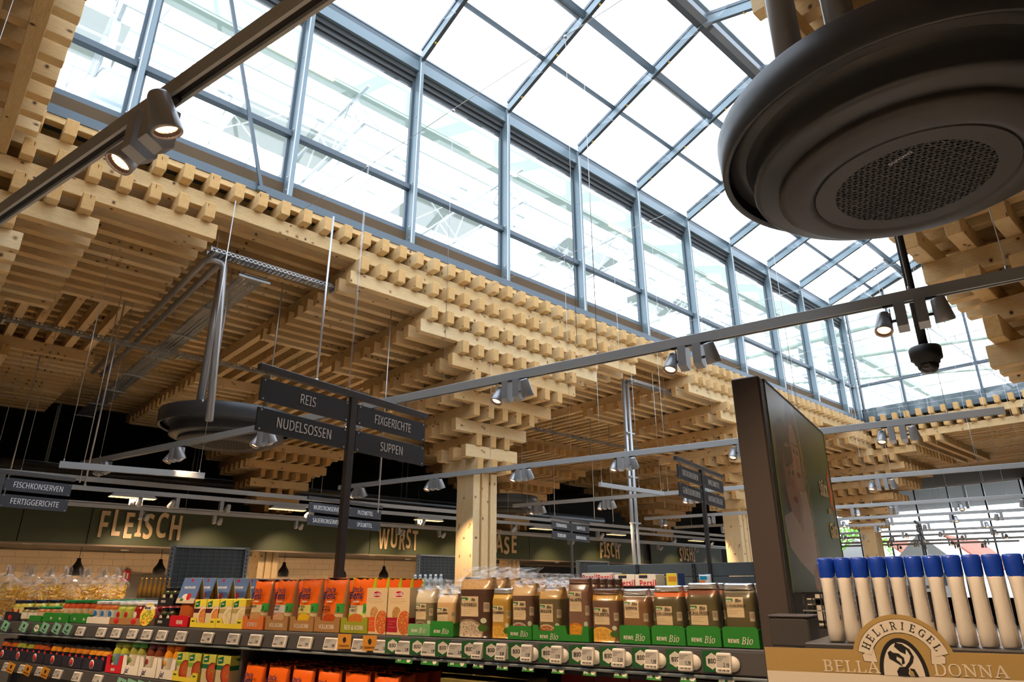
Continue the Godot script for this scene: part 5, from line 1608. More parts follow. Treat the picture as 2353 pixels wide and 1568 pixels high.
	for s in [-1.63, -1.522, -1.412, -1.29, -1.168, -1.055, -0.94, -0.828, -0.71]:
		price_tag(s, DK(s) - 0.04, nf - 0.04, true, ["1.29", "0.99", "1.19", "1.79", "1.29", "2.29", "1.99", "1.79", "2.19"][i], "small upright price tag with a white disc, " + ["under the GOLDHIRSE bag", "under the COUSCOUS tray", "under the BULGUR tray", "under the FALAFEL tray", "under the POLENTA bag", "under the QUINOA tray", "under the ROTE LINSEN tray", "under the BERGLINSEN tray", "under the BELUGALINSEN tray"][i])
		i += 1
	i = 0
	var fn := ["left of the MILCHREIS price tag", "right of the MILCHREIS price tag", "right of the BASMATIREIS price tag", "right of the NATURREIS price tag", "left of the COUSCOUS price tag", "left of the BULGUR price tag", "left of the FALAFEL price tag", "left of the POLENTA price tag", "left of the QUINOA price tag", "left of the ROTE LINSEN price tag", "left of the BERGLINSEN price tag", "left of the BELUGALINSEN price tag"]
	for s in [-2.062, -1.93, -1.8, -1.672, -1.572, -1.462, -1.335, -1.215, -1.1, -0.985, -0.87, -0.755]:
		flag(s, DK(s) - 0.035, nf - 0.035, M.flag_green, "BIO", "dark green flag with a pale BIO hexagon, " + fn[i], 0.7)
		i += 1
	i = 0
	for s in [-2.18, -2.3 + 0.235]:
		if i == 0: flag(-2.185, DK(s) - 0.03, nf - 0.035, M.flag_amber, "Glutenfrei", "amber flag marked Glutenfrei, between the noodle carton price tags", 0.5)
		else: flag(-2.335, DK(s) - 0.03, nf - 0.035, M.flag_amber, "Glutenfrei", "amber flag marked Glutenfrei, left of the noodle cartons", 0.5)
		i += 1
	i = 0
	for s in [-5.88, -5.64, -5.36, -5.06, -4.9, -4.76]:
		flag(s, DK(s) - 0.03, nf - 0.045, M.flag_mint, "Vegan", "mint flag marked Vegan, %s along the left end of the rail" % ["first", "second", "third", "fourth", "fifth", "sixth"][i], 0.35, -0.35)
		i += 1
	flag(-5.18, DK(-5.18) - 0.035, nf - 0.04, M.flag_green, "BIO", "dark green BIO flag among the mint ones at left", 0.35, -0.3)
	i = 0
	for s in [-2.0, -1.865, -1.73, -1.63, -1.522, -1.412, -1.29, -1.168, -1.055, -0.94, -0.828, -0.71]:
		var w := 0.09 if i < 3 else 0.05
		var t := thing("price_strip", "green strip with Bio hanging below the rail " + ["under the MILCHREIS tag", "under the BASMATIREIS tag", "under the NATURREIS tag", "under the GOLDHIRSE tag", "under the COUSCOUS tag", "under the BULGUR tag", "under the FALAFEL tag", "under the POLENTA tag", "under the QUINOA tag", "under the ROTE LINSEN tag", "under the BERGLINSEN tag", "under the BELUGALINSEN tag"][i], "shelf strip", TR(s, nf - 0.03, DK(s) - 0.088), TURN, "green strips below the rail")
		part("card", box_mesh(Vector3(w, 0.024, 0.0015)), M.card_green, t, Vector3.ZERO, Basis(Vector3.RIGHT, -0.3))
		lettering("Bio", 0.012, M.white_print, t, Vector3(-w * 0.27, 0, 0.002), Basis(Vector3.RIGHT, -0.3), 0.7, "Droid Sans", true, 0.0006)
		var hex := []
		for k in 6: hex.append(Vector2(cos(TAU * k / 6) * 0.0105, sin(TAU * k / 6) * 0.0095))
		part("hexagon", plate_mesh(hex, 0.0012, 0.002), M.tag_white, t, Vector3(w * 0.27, 0, 0), Basis(Vector3.RIGHT, -0.3))
		i += 1

func build_shelf_left(nf: float) -> void:
	# pasta cartons in yellow trays
	var kg := "yellow-topped pasta cartons on the top board"
	for i in 4:
		var im := canvas(c8(218, 200, 160), 130, 190)
		p_rect(im, 0, 0, 1, 0.24, c8(232, 216, 70))
		p_poly(im, [[0.04, 0.12], [0.44, 0.03], [0.44, 0.26], [0.08, 0.30]], c8(20, 110, 66))
		if i < 2: p_rect(im, 0, 0.34, 0.62, 0.5, c8(70, 24, 36))
		else: p_rect(im, 0, 0.34, 0.62, 0.5, c8(176, 156, 96))
		p_ell(im, 0.84, 0.62, 0.46, 0.34, c8(230, 218, 190))
		p_ell(im, 0.86, 0.62, 0.38, 0.29, c8(206, 120, 60) if i < 2 else c8(220, 204, 160))
		p_speck(im, 0.86, 0.62, 0.36, 0.27, [c8(190, 90, 40), c8(226, 180, 90), c8(240, 210, 150)] if i < 2 else [c8(236, 224, 190), c8(200, 180, 120), c8(150, 150, 90)], 360, 5, 31 + i)
		var s: float = [-3.5, -3.388, -3.275, -3.165][i]
		var c := carton(["yellow pasta carton with a dark red band, leftmost of four", "yellow pasta carton with a dark red band, right-hand one of its tray", "yellow pasta carton with a tan band, left one of its tray", "yellow pasta carton with a tan band, next to the EXPRESS tray"][i], "pasta_carton", "pasta carton", s, nf + 0.03, DK(s) + 0.003, 0.106, 0.134, 0.05, printed(im, 0.5), [["Knorr", 0.008, -0.028, 0.112, 0.8, false, true, M.white_print]], kg)
		row_behind(c, 4, 0.055, "yellow pasta carton with a %s band" % ("dark red" if i < 2 else "tan"), s, nf + 0.03, DK(s) + 0.003)
	for i in 2:
		var s: float = [-3.445, -3.22][i]
		tray("yellow notched tray under the pasta cartons with " + ["dark red bands", "tan bands"][i], s, nf - 0.003, DK(s) + 0.001, 0.222, 0.046, 0.4, M.card_yellow, 0.024, [["Knorr", 0.009, -0.085, 0.03, 0.8, true, false, true, M.flag_green], ["Knorr", 0.009, 0.085, 0.03, 0.8, true, false, true, M.flag_green]], "yellow trays on the top board")
	# tomato soup pouches with blue header cards
	var im := canvas(c8(96, 124, 176), 150, 180)
	p_rect(im, 0, 0.8, 1, 1, c8(206, 190, 160))
	p_rect(im, 0.44, 0.04, 0.56, 0.16, c8(190, 24, 40))
	p_ell(im, 0.42, 0.76, 0.17, 0.13, c8(226, 220, 210))
	p_ell(im, 0.62, 0.74, 0.12, 0.14, c8(200, 40, 34))
	p_ell(im, 0.28, 0.86, 0.1, 0.06, c8(80, 120, 50))
	var cardm := printed(im, 0.45)
	var f := thing("soup_pouch", "soup pouch with a blue header card, its orange body standing in the red tray", "soup pouch", shelf_at(-3.67, nf + 0.05, DK(-3.67) + 0.002), TURN, "soup pouches with blue header cards")
	part("pouch", bag_mesh(0.13, 0.19, 0.07, "pouch", 44), tinted(c8(176, 92, 44), 0.2), f)
	var hd := part("header_card", pack_box(0.17, 0.135, 0.004), cardm, f, Vector3(0.0, 0.115, 0.034), Basis(Vector3.RIGHT, -0.25))
	part("back_card", pack_box(0.17, 0.135, 0.003), tinted(c8(206, 190, 160), 0.5), f, Vector3(0.0, 0.115, -0.03), Basis(Vector3.RIGHT, 0.22))
	lettering("TOMATEN-SAHNE", 0.0125, M.white_print, hd, Vector3(0, 0.083, 0.003), Basis.IDENTITY, 0.75, "Droid Sans", true, 0.0008)
	var ord := ["second", "third", "fourth", "fifth", "sixth", "seventh"]
	for i in 6: copy(f, "soup pouch with a blue header card, %s in the row behind the red tray" % ord[i], shelf_at(-3.67 + 0.004 * (i % 3), nf + 0.05 + 0.095 * (i + 1), DK(-3.67) + 0.002), TURN + 0.12 * ((i % 3) - 1))
	tray("bright red tray marked with white letters under the blue-carded soup pouch", -3.665, nf - 0.003, DK(-3.665) + 0.001, 0.17, 0.056, 0.4, M.card_red, 0.0, [["REWE", 0.019, 0.01, 0.022, 0.85, true, false, false, M.card_white]], "red trays")
	# black jars stacked two high
	for k in 2:
		for j in 2:
			var s := -3.875 + 0.072 * j
			var y := DK(s) + 0.002 + k * 0.108
			var b := jar("black-labelled pesto jar, %s of the two-high stack, %s" % [["lower row", "upper row"][k], ["left side", "right side"][j]], "pesto_jar", s, nf + 0.045, y, 0.033, 0.09, c8(60, 66, 40), c8(26, 26, 26), c8(34, 32, 34), "black-labelled jars", c8(206, 196, 170))
			for d in 3: copy(b, "black-labelled pesto jar, %s row of the stack, %s from the front on the %s" % [["lower", "upper"][k], ["second", "third", "fourth"][d], ["left", "right"][j]], shelf_at(s, nf + 0.045 + 0.07 * (d + 1), y), TURN)
		var tr := tray("black carton tray of pesto jars, %s one of the stack" % ["lower", "upper"][k], -3.84, nf + 0.006, DK(-3.84) + 0.001 + k * 0.105, 0.15, 0.04, 0.3, M.ink, 0.0, [["PESTO", 0.012, -0.02, 0.02, 0.8, true, true, false, M.card_white]], "black trays of pesto")
	# yellow card
	var mi := canvas(c8(232, 190, 60), 120, 150)
	p_ell(mi, 0.5, 0.55, 0.42, 0.42, c8(240, 208, 80))
	p_ell(mi, 0.5, 0.2, 0.4, 0.12, c8(244, 238, 214))
	p_speck(mi, 0.5, 0.6, 0.36, 0.3, [c8(100, 170, 50), c8(214, 60, 30), c8(236, 150, 30), c8(70, 140, 40)], 130, 12, 77)
	var my := thing("hanging_card", "yellow bulging card with green print hung before the red jars", "shelf card", shelf_at(-3.985, nf - 0.012, DK(-3.985) + 0.0), TURN)
	var oval := []
	for k in 20:
		var a := TAU * k / 20
		oval.append(Vector2(sin(a) * 0.075 * (1.0 - 0.18 * absf(cos(a))), 0.058 + cos(a) * 0.06))
	var st := start()
	plate(st, oval, -0.0015, 0.0015, Vector2(1 / 0.15, -1 / 0.12), Vector2(-0.075, 0.118))
	part("card", done(st), printed(mi, 0.4), my, Vector3.ZERO, Basis(Vector3.RIGHT, -0.15))
	lettering("Miracoli", 0.014, M.ink, my, Vector3(0, 0.094, -0.003), Basis(Vector3.RIGHT, -0.15), 0.8, "Droid Sans", true, 0.001)
	# sauce jars, left to right, each row receding
	var rows := [
		[-4.10, 2, c8(150, 34, 28), c8(216, 212, 206), c8(170, 40, 46), "red sauce jar with a red label", 0.118, c8(230, 220, 210)],
		[-4.29, 2, c8(168, 178, 70), c8(206, 206, 200), c8(190, 200, 110), "green sauce jar with a pale green label", 0.118, c8(196, 30, 40)],
		[-4.52, 3, c8(196, 104, 40), c8(220, 220, 222), c8(206, 206, 200), "orange sauce jar with a white and blue label", 0.125, c8(50, 120, 190)],
		[-4.85, 5, c8(176, 74, 36), c8(36, 130, 62), c8(206, 188, 160), "red-brown sauce jar with a cream label and green lid", 0.132, c8(190, 150, 90)],
		[-5.28, 3, c8(160, 100, 50), c8(40, 140, 70), c8(196, 180, 150), "small jar with a green lid in the tall green tray", 0.09, Color.TRANSPARENT],
		[-5.52, 3, c8(120, 110, 70), c8(34, 40, 34), c8(214, 210, 196), "small jar with a white label and dark lid", 0.085, Color.TRANSPARENT],
		[-5.72, 2, c8(190, 180, 80), c8(30, 34, 58), c8(222, 206, 130), "jar with a yellow label and navy lid", 0.13, c8(200, 60, 50)],
	]
	for q in rows:
		for j in q[1]:
			var s: float = q[0] + (j - (q[1] - 1) / 2.0) * 0.088
			var b := jar("%s, %s of its front row" % [q[5], ["leftmost", "second", "third", "fourth", "rightmost"][j] if q[1] > 2 else ["left one", "right one"][j]], "sauce_jar", s, nf + 0.05, DK(s) + 0.002, 0.04, q[6], q[2], q[3], q[4], "sauce jars on the top board", q[7])
			for d in 3: copy(b, "%s, %s back from the front, %s" % [q[5], ["second", "third", "fourth"][d], ["leftmost column", "second column", "third column", "fourth column", "rightmost column"][j]], shelf_at(s, nf + 0.05 + 0.088 * (d + 1), DK(s) + 0.002), TURN)
	for q in [[-4.755, 0.25, 0.055, M.card_green, "green tray with two pale marks under the cream-label jars"], [-5.07, 0.36, 0.055, M.card_green, "long green tray with pale marks, left of the other one"], [-5.36, 0.18, 0.036, M.card_green, "low green tray by the small jars"], [-4.525, 0.27, 0.036, M.card_white, "white tray under the blue-label jars"], [-4.29, 0.2, 0.036, M.card_brown, "brown tray with a red oval under the green-label jars"], [-4.10, 0.19, 0.036, M.card_brown, "brown tray with a red oval under the red-label jars"], [-5.73, 0.22, 0.056, M.card_navy, "navy tray with a red round mark at the left end"]]:
		var t := tray(q[4], q[0], nf - 0.003, DK(q[0]) + 0.001, q[1], q[2], 0.4, q[3], 0.0, [["Bio", 0.014, -0.06, 0.022, 0.9, true, true, true, M.card_white], ["Bio", 0.014, 0.06, 0.022, 0.9, true, true, true, M.card_white]] if q[3] == M.card_green and q[1] > 0.2 else [], "trays of sauce jars")
		if q[3] in [M.card_brown, M.card_navy]:
			part("mark", lathe_mesh([Vector2(0.03, 0.0), Vector2(0.028, 0.001), Vector2(0.0, 0.0012)], 20), M.ink_red, t, Vector3(-0.02, 0.019, 0.0016), Basis(Vector3.RIGHT, PI / 2) * Basis.from_scale(Vector3(1, 1, 0.55)))
	# bags of ribbon noodles
	var nst := start()
	var r := RandomNumberGenerator.new()
	r.seed = 12
	for i in 95:
		var p := Vector3(r.randf_range(-0.07, 0.07), r.randf_range(0.03, 0.225), r.randf_range(-0.045, 0.045))
		var a := r.randf() * TAU
		var d := Vector3(cos(a), r.randf_range(-0.6, 0.6), sin(a)).normalized()
		var side := Vector3(r.randf_range(-1, 1), r.randf_range(-1, 1), r.randf_range(-1, 1)).normalized() * 0.005
		var ax := Vector3(r.randf_range(-1, 1), 1, r.randf_range(-1, 1)).normalized()
		for k in 7:
			var q2 := p + d * 0.02
			q2 = Vector3(clampf(q2.x, -0.085, 0.085), clampf(q2.y, 0.006, 0.235), clampf(q2.z, -0.055, 0.055))
			quad(nst, p + side, q2 + side, q2 - side, p - side)
			p = q2
			d = d.rotated(ax, r.randf_range(0.15, 0.6))
	var ribbons := done(nst)
	for i in 7:
		var s := -6.14 + 0.015 * (i % 3)
		var n := nf + 0.07 + 0.135 * i
		var t := thing("noodle_bag", "clear bag of yellow ribbon noodles, %s of the row at the left end" % ["front one", "second", "third", "fourth", "fifth", "sixth", "rearmost"][i], "noodle bag", shelf_at(s, n, DK(s) + 0.002), TURN + 0.15 * ((i * 2) % 3 - 1), "bags of ribbon noodles")
		part("noodles", ribbons, M.noodle, t, Vector3.ZERO, Basis(Vector3.UP, PI * (i % 2))).set_meta("kind", "stuff")
		part("bag", bag_mesh(0.19, 0.25, 0.125, "cello", 80 + i % 2), M.film, t)
		tuft(t, 0.17, 0.11, 0.15, Vector3(0, 0.225, 0), 21 + i % 3, 0.18 * ((i % 3) - 1))
		part("tie", lathe_mesh([Vector2(0.03, -0.006), Vector2(0.033, 0.0), Vector2(0.03, 0.006)], 12), M.card_white, t, Vector3(0, 0.305, 0))
		part("tag_card", box_mesh(Vector3(0.06, 0.05, 0.001)), M.card_white, t, Vector3(0.05, 0.33, 0.02), Basis(Vector3(0, 0, 1), 0.5))

func build_lower_shelf() -> void:
	var n2 := 2.19
	var y2 := -0.442
	# navy trays of sauce jars
	var fills := [c8(176, 92, 40), c8(150, 160, 66), c8(170, 80, 36), c8(216, 140, 40), c8(206, 130, 40), c8(222, 150, 46)]
	for i in 6:
		var s := -5.66 + 0.245 * i
		tray("navy tray with a red disc on the second board, %s" % ["at the left end", "second along", "third along", "fourth along", "fifth along", "next to the red tray"][i], s, n2, y2, 0.238, 0.06, 0.38, M.card_navy, 0.0, [], "navy trays on the second board")
		var d := thing("tray_mark", "round red and white mark stuck on the navy tray, %s" % ["at the left end", "second along", "third along", "fourth along", "fifth along", "beside the red tray"][i], "sticker", shelf_at(s, n2 - 0.003, y2 + 0.03), TURN, "round marks on the navy trays")
		part("ring", lathe_mesh([Vector2(0.024, 0.0), Vector2(0.024, 0.0015), Vector2(0.0, 0.0016)], 20), M.card_white, d, Vector3.ZERO, Basis(Vector3.RIGHT, PI / 2))
		part("disc", lathe_mesh([Vector2(0.019, 0.0015), Vector2(0.019, 0.0026), Vector2(0.0, 0.0027)], 20), M.ink_red, d, Vector3.ZERO, Basis(Vector3.RIGHT, PI / 2))
		for j in 3:
			var b := jar("jar with a navy label on the second board, %s in the tray %s" % [["left", "middle", "right"][j], ["at the left end", "second along", "third along", "fourth along", "fifth along", "beside the red tray"][i]], "sauce_jar", s - 0.078 + 0.078 * j, n2 + 0.05, y2 + 0.003, 0.036, 0.118, fills[i], c8(36, 34, 44), c8(36, 38, 56), "navy-labelled jars", c8(206, 60, 60))
			if i > 2: copy(b, "jar with a navy label, behind the %s one in the tray %s" % [["left", "middle", "right"][j], ["", "", "", "fourth along", "fifth along", "beside the red tray"][i]], shelf_at(s - 0.078 + 0.078 * j, n2 + 0.13, y2 + 0.003), TURN)
	# red tray and white trays with dressing bottles
	tray("red notched tray with white letters on the second board", -4.195, n2, y2, 0.17, 0.09, 0.38, M.card_red, 0.05, [["REWE", 0.014, 0.0, 0.016, 0.85, true, false, false, M.card_white]], "red trays")
	for i in 2:
		var s := -4.235 + 0.08 * i
		jar("yellow-green dressing bottle in the red tray, %s one" % ["left", "right"][i], "dressing_bottle", s, n2 + 0.045, y2 + 0.003, 0.035, 0.15, c8(176, 178, 60), c8(150, 160, 60), c8(120, 150, 170), "dressing bottles", c8(90, 150, 60))
	var caps := [c8(70, 150, 60), c8(70, 150, 60), c8(96, 30, 34), c8(96, 30, 34), c8(226, 110, 20), c8(226, 110, 20)]
	for i in 3:
		var s := -4.02 + 0.175 * i
		tray("white notched tray of dressings on the second board, %s" % ["with green-capped bottles", "with brown-capped bottles", "with orange-capped bottles"][i], s, n2, y2, 0.168, 0.095, 0.38, M.card_white, 0.05, [["ja!", 0.026, -0.03, 0.02, 0.9, true, false, true, M.ink_blue]], "white trays")
		for j in 2:
			var c: Color = caps[i * 2 + j]
			jar("dressing bottle with a %s cap in the white tray, %s one" % [["green", "brown", "orange"][i], ["left", "right"][j]], "dressing_bottle", s - 0.04 + 0.08 * j, n2 + 0.045, y2 + 0.003, 0.034, 0.155, [c8(150, 150, 70), c8(120, 60, 40), c8(226, 150, 40)][i], c, c8(214, 206, 190), "dressing bottles", [c8(120, 150, 70), c8(150, 60, 50), c8(220, 150, 60)][i])
	# soup cartons
	for i in 4:
		var im := canvas(c8(206, 186, 146), 130, 190)
		p_rect(im, 0, 0, 1, 0.5, c8(196, 200, 90))
		p_rect(im, 0, 0.34, 0.7, 0.5, c8(130, 170, 60) if i < 2 else c8(24, 100, 70))
		p_poly(im, [[0.04, 0.1], [0.46, 0.02], [0.46, 0.26], [0.08, 0.30]], c8(20, 104, 66))
		p_ell(im, 0.82, 0.62, 0.46, 0.36, c8(120, 40, 24))
		p_ell(im, 0.84, 0.62, 0.40, 0.31, c8(186, 72, 34))
		p_speck(im, 0.84, 0.58, 0.3, 0.2, [c8(140, 160, 60), c8(206, 110, 50)], 60, 9, 51 + i)
		var s: float = [-3.545, -3.435, -3.31, -3.19][i]
		var c := carton(["soup carton with a light green band, leftmost on the second board", "soup carton with a light green band, right of its twin", "soup carton with a dark green band, left one", "soup carton with a dark green band, beside the bay divider"][i], "soup_carton", "soup carton", s, n2 + 0.035, y2 + 0.003, 0.106, 0.13, 0.055, printed(im, 0.5), [["Knorr", 0.009, -0.028, 0.109, 0.8, false, true, M.white_print]], "soup cartons on the second board")
		row_behind(c, 4, 0.06, "soup carton with a %s green band" % ("light" if i < 2 else "dark"), s, n2 + 0.035, y2 + 0.003)
	tray("yellow notched tray under the light green soup cartons", -3.49, n2, y2, 0.222, 0.045, 0.36, M.card_yellow, 0.024, [["Knorr", 0.009, -0.085, 0.03, 0.8, true, false, true, M.flag_green], ["Knorr", 0.009, 0.085, 0.03, 0.8, true, false, true, M.flag_green]], "yellow trays on the second board")
	# price tags on the second rail
	for i in 7:
		var s := -5.74 + 0.24 * i
		price_tag(s, y2 - 0.04, n2 - 0.02, false, ["2.79", "1.99"][i % 2], "white price tag on the second rail, " + ["at the left end", "second along", "third along", "fourth along", "fifth along", "before the red tray", "under the red tray"][i])
		if i < 5: flag(s - 0.11, y2 - 0.035, n2 - 0.03, M.flag_amber, "Glutenfrei", "amber flag on the second rail, %s" % ["at the left end", "second along", "third along", "fourth along", "last before the bare stretch"][i], 0.35, -0.3)
	for i in 4: flag(-4.0 + 0.1 * i, y2 - 0.04, n2 - 0.03, M.flag_mint, "Vegan", "mint flag on the second rail under the white trays, %s" % ["leftmost", "second", "third", "rightmost"][i], 0.3, -0.25)
	# rice pouches of the lower bay, seen from above
	var y3 := -0.562
	for i in 6:
		var s := -3.0 + 0.172 * i
		var f := pouch_rice("orange rice pouch in the lower bay, %s along its front row" % ["leftmost", "second", "third", "fourth", "fifth", "rightmost"][i], s, n2 + 0.06, y3, c8(216, 196, 150), [c8(200, 160, 100), c8(226, 190, 130)], c8(120, 70, 40), c8(200, 84, 24), [], "orange rice pouches in the lower bay", 140 + i)
		for d in 3: copy(f, "orange rice pouch in the lower bay, %s behind the front one, %s column" % [["second", "third", "fourth"][d], ["leftmost", "second", "third", "fourth", "fifth", "rightmost"][i]], shelf_at(s, n2 + 0.06 + 0.085 * (d + 1), y3), TURN + 0.06 * (d % 2))
	var ob := thing("carton_stack", "olive carton lying below the rail in the bay under the BASMATIREIS bag", "carton", shelf_at(-1.66, n2 + 0.14, y3), TURN)
	part("box", box_mesh(Vector3(0.34, 0.24, 0.24), 0.004), tinted(c8(120, 108, 50), 0.6), ob, Vector3(0, 0.12, 0))
	part("flap", box_mesh(Vector3(0.33, 0.004, 0.11), 0.001), tinted(c8(136, 122, 60), 0.6), ob, Vector3(0, 0.25, 0.06), Basis(Vector3.RIGHT, -0.15))
	var yt := thing("display_tray", "yellow carton edge at the bottom of the picture, left of the olive carton", "display tray", shelf_at(-1.9, n2 + 0.08, y3), TURN)
	part("box", box_mesh(Vector3(0.16, 0.2, 0.16), 0.003), M.card_yellow, yt, Vector3(0, 0.1, 0))
	part("edge", box_mesh(Vector3(0.162, 0.02, 0.162)), M.card_olive, yt, Vector3(0, 0.19, 0))
	# the dark red backed bay at right
	var rp := thing("red_panel", "dark red back panels with dark joints below the rail at right", "shelf panel", shelf_at(-1.02, n2 + 0.30, y3), TURN)
	for k in 6:
		for j in 2:
			part("panel", box_mesh(Vector3(0.143, 0.115, 0.012), 0.002), tinted(c8(120, 22, 26), 0.35), rp, Vector3(-0.36 + 0.146 * k, 0.2 + 0.118 * j, 0))
	part("strut", box_mesh(Vector3(0.9, 0.012, 0.02)), M.anthracite, rp, Vector3(0, 0.26, 0.015))
	for i in 3:
		var c := thing("small_carton", "small white carton with yellow and blue sides before the red panels, %s" % ["left", "middle", "right"][i], "carton", shelf_at(-1.32 + 0.2 * i, n2 + 0.17, y3), TURN, "small cartons in the red bay")
		part("box", box_mesh(Vector3(0.04, 0.2, 0.06), 0.002), M.card_white, c, Vector3(0, 0.1, 0))
		part("band", box_mesh(Vector3(0.041, 0.05, 0.061)), M.card_yellow, c, Vector3(0, 0.165, 0))
		part("stripe", box_mesh(Vector3(0.012, 0.16, 0.0615)), tinted(c8(60, 100, 170)), c, Vector3(-0.012, 0.1, 0))

# ---------------------------------------------------------------- the poster panel and the bottle display at right
func build_right() -> void:
	var p := thing("poster_panel", "tall dark panel at the shelf end with a green poster of two embracing children", "panel", TR(-0.545, 2.7, -EYE), TURN)
	var top := EYE + 0.655
	part("front_post", box_mesh(Vector3(0.088, top, 0.06), 0.004), M.post_brown, p, Vector3(0, top / 2, 0.49))
	part("core", box_mesh(Vector3(0.07, top - 0.02, 0.98), 0.003), M.post_brown, p, Vector3(0, top / 2, -0.02))
	part("seam", box_mesh(Vector3(0.01, top - 0.01, 0.012)), M.black, p, Vector3(0.041, top / 2, 0.452))
	part("seam", box_mesh(Vector3(0.006, top - 0.01, 0.05)), M.anthracite, p, Vector3(0.043, top / 2, 0.485))
	for z in [0.47, 0.505]: part("screw", lathe_mesh([Vector2(0.008, 0), Vector2(0.007, 0.004), Vector2(0, 0.005)], 12), M.galv_dark, p, Vector3(-0.0 + 0.03 * (z - 0.47) / 0.035, EYE - 0.09, 0.521), Basis(Vector3.RIGHT, PI / 2))
	# the print: broad generic shapes
	var im := canvas(c8(96, 116, 56), 420, 288)
	p_poly(im, [[0, 0], [0.42, 0], [0.40, 0.5], [0.30, 1], [0, 1]], c8(120, 122, 84))
	p_poly(im, [[0.30, 0], [0.46, 0], [0.50, 0.5], [0.52, 1.0], [0.40, 1.0]], c8(172, 150, 84))
	p_poly(im, [[0.42, 0], [1, 0], [1, 1], [0.50, 1], [0.49, 0.5]], c8(92, 116, 54))
	p_poly(im, [[0.0, 0.78], [0.3, 0.86], [0.45, 1], [0, 1]], c8(84, 104, 44))
	p_speck(im, 0.72, 0.5, 0.3, 0.5, [c8(96, 120, 58), c8(90, 112, 52)], 900, 9, 3)
	p_ell(im, 0.16, 0.40, 0.13, 0.26, c8(64, 48, 38))
	p_ell(im, 0.32, 0.25, 0.10, 0.25, c8(86, 60, 42))
	p_ell(im, 0.20, 0.46, 0.095, 0.20, c8(190, 142, 108))
	p_ell(im, 0.325, 0.32, 0.075, 0.19, c8(206, 160, 126))
	p_poly(im, [[0.13, 0.30], [0.27, 0.27], [0.27, 0.35], [0.14, 0.40]], c8(66, 48, 38))
	for e in [[0.185, 0.42], [0.245, 0.41], [0.31, 0.28], [0.36, 0.28]]:
		p_ell(im, e[0], e[1], 0.013, 0.012, c8(44, 32, 26))
		p_rect(im, e[0] - 0.018, e[1] - 0.038, e[0] + 0.018, e[1] - 0.028, c8(70, 50, 38))
	p_ell(im, 0.222, 0.475, 0.012, 0.03, c8(168, 118, 88))
	p_ell(im, 0.338, 0.34, 0.01, 0.026, c8(182, 132, 102))
	p_ell(im, 0.226, 0.55, 0.032, 0.018, c8(150, 76, 66))
	p_ell(im, 0.335, 0.405, 0.03, 0.015, c8(160, 84, 72))
	p_poly(im, [[0.02, 0.66], [0.14, 0.62], [0.24, 0.68], [0.30, 0.50], [0.42, 0.48], [0.46, 0.62], [0.44, 0.84], [0.34, 0.92], [0.16, 0.86], [0.05, 0.80]], c8(214, 190, 170))
	p_poly(im, [[0.24, 0.68], [0.30, 0.50], [0.33, 0.52], [0.28, 0.72]], c8(190, 164, 144))
	p_poly(im, [[0.34, 0.90], [0.44, 0.84], [0.46, 0.94], [0.40, 1.0], [0.35, 0.98]], c8(196, 148, 116))
	for k in 12: p_rect(im, 0.06 + 0.012 * k, 0.2 + 0.01 * (k % 4), 0.064 + 0.012 * k, 0.5, c8(54, 40, 32))
	var st := start()
	var w := 0.99
	var h := 0.665
	quad(st, Vector3(-w / 2, h, 0), Vector3(w / 2, h, 0), Vector3(w / 2, 0, 0), Vector3(-w / 2, 0, 0), Vector2(0, 0), Vector2(1, 0), Vector2(1, 1), Vector2(0, 1))
	box(st, Vector3(0, h / 2, -0.003), Vector3(w, h, 0.005))
	var face := Basis(Vector3(0, 0, -1), Vector3.UP, Vector3(1, 0, 0))
	var im_m := printed(im, 0.25)
	var sheet := part("poster", done_flat(w, h, 0.006), im_m, p, Vector3(0.042, EYE - 0.015, -0.04), face)
	part("poster_frame", box_mesh(Vector3(w + 0.01, 0.008, 0.01)), M.black, sheet, Vector3(0, h + 0.003, 0.002))
	part("poster_frame", box_mesh(Vector3(0.008, h, 0.01)), M.black, sheet, Vector3(w / 2 + 0.002, h / 2, 0.002))
	lettering("Stück", 0.062, M.poster_cream, sheet, Vector3(0.28, 0.395, 0.0075), Basis(Vector3(0, 0, 1), 0.06), 0.72, "Droid Sans", true, 0.001)
	lettering("zum", 0.028, M.poster_cream, sheet, Vector3(0.345, 0.315, 0.0075), Basis.IDENTITY, 0.8, "Droid Sans", false, 0.001)
	lettering("Glück", 0.062, M.poster_cream, sheet, Vector3(0.375, 0.235, 0.0075), Basis(Vector3(0, 0, 1), 0.06), 0.72, "Droid Sans", true, 0.001)
	var bl := []
	for k in 16:
		var a := TAU * k / 16
		var rr := 0.06 * (1.0 + 0.35 * cos(5 * a))
		bl.append(Vector2(0.435 + cos(a) * rr * 0.55, 0.40 + sin(a) * rr * 1.5))
	part("orange_shape", plate_mesh(bl, 0.0062, 0.0068), tinted(c8(214, 106, 44), 0.4), sheet)
	# grey bracket box at the panel's foot
	var br := thing("bracket_box", "dark grey box bracket at the foot of the poster panel", "bracket", TR(-0.46, 2.03, -0.143), TURN)
	part("box", box_mesh(Vector3(0.1, 0.07, 0.12), 0.004), M.anthracite, br, Vector3(0, 0.035, 0))
	part("lid", box_mesh(Vector3(0.104, 0.006, 0.124), 0.002), M.post_brown, br, Vector3(0, 0.073, 0))
	var en := thing("end_display", "dark grey end shelf that carries the white bottles", "shelf", TR(-0.04, 2.15, -EYE), TURN)
	part("board", box_mesh(Vector3(0.74, 0.02, 0.5), 0.003), M.anthracite, en, Vector3(0, EYE - 0.136, 0))
	part("lip", box_mesh(Vector3(0.74, 0.024, 0.012), 0.003), M.anthracite, en, Vector3(0, EYE - 0.138, 0.254))
	part("body", box_mesh(Vector3(0.7, EYE - 0.15, 0.44), 0.006), M.anthracite, en, Vector3(0, (EYE - 0.15) / 2, -0.02))
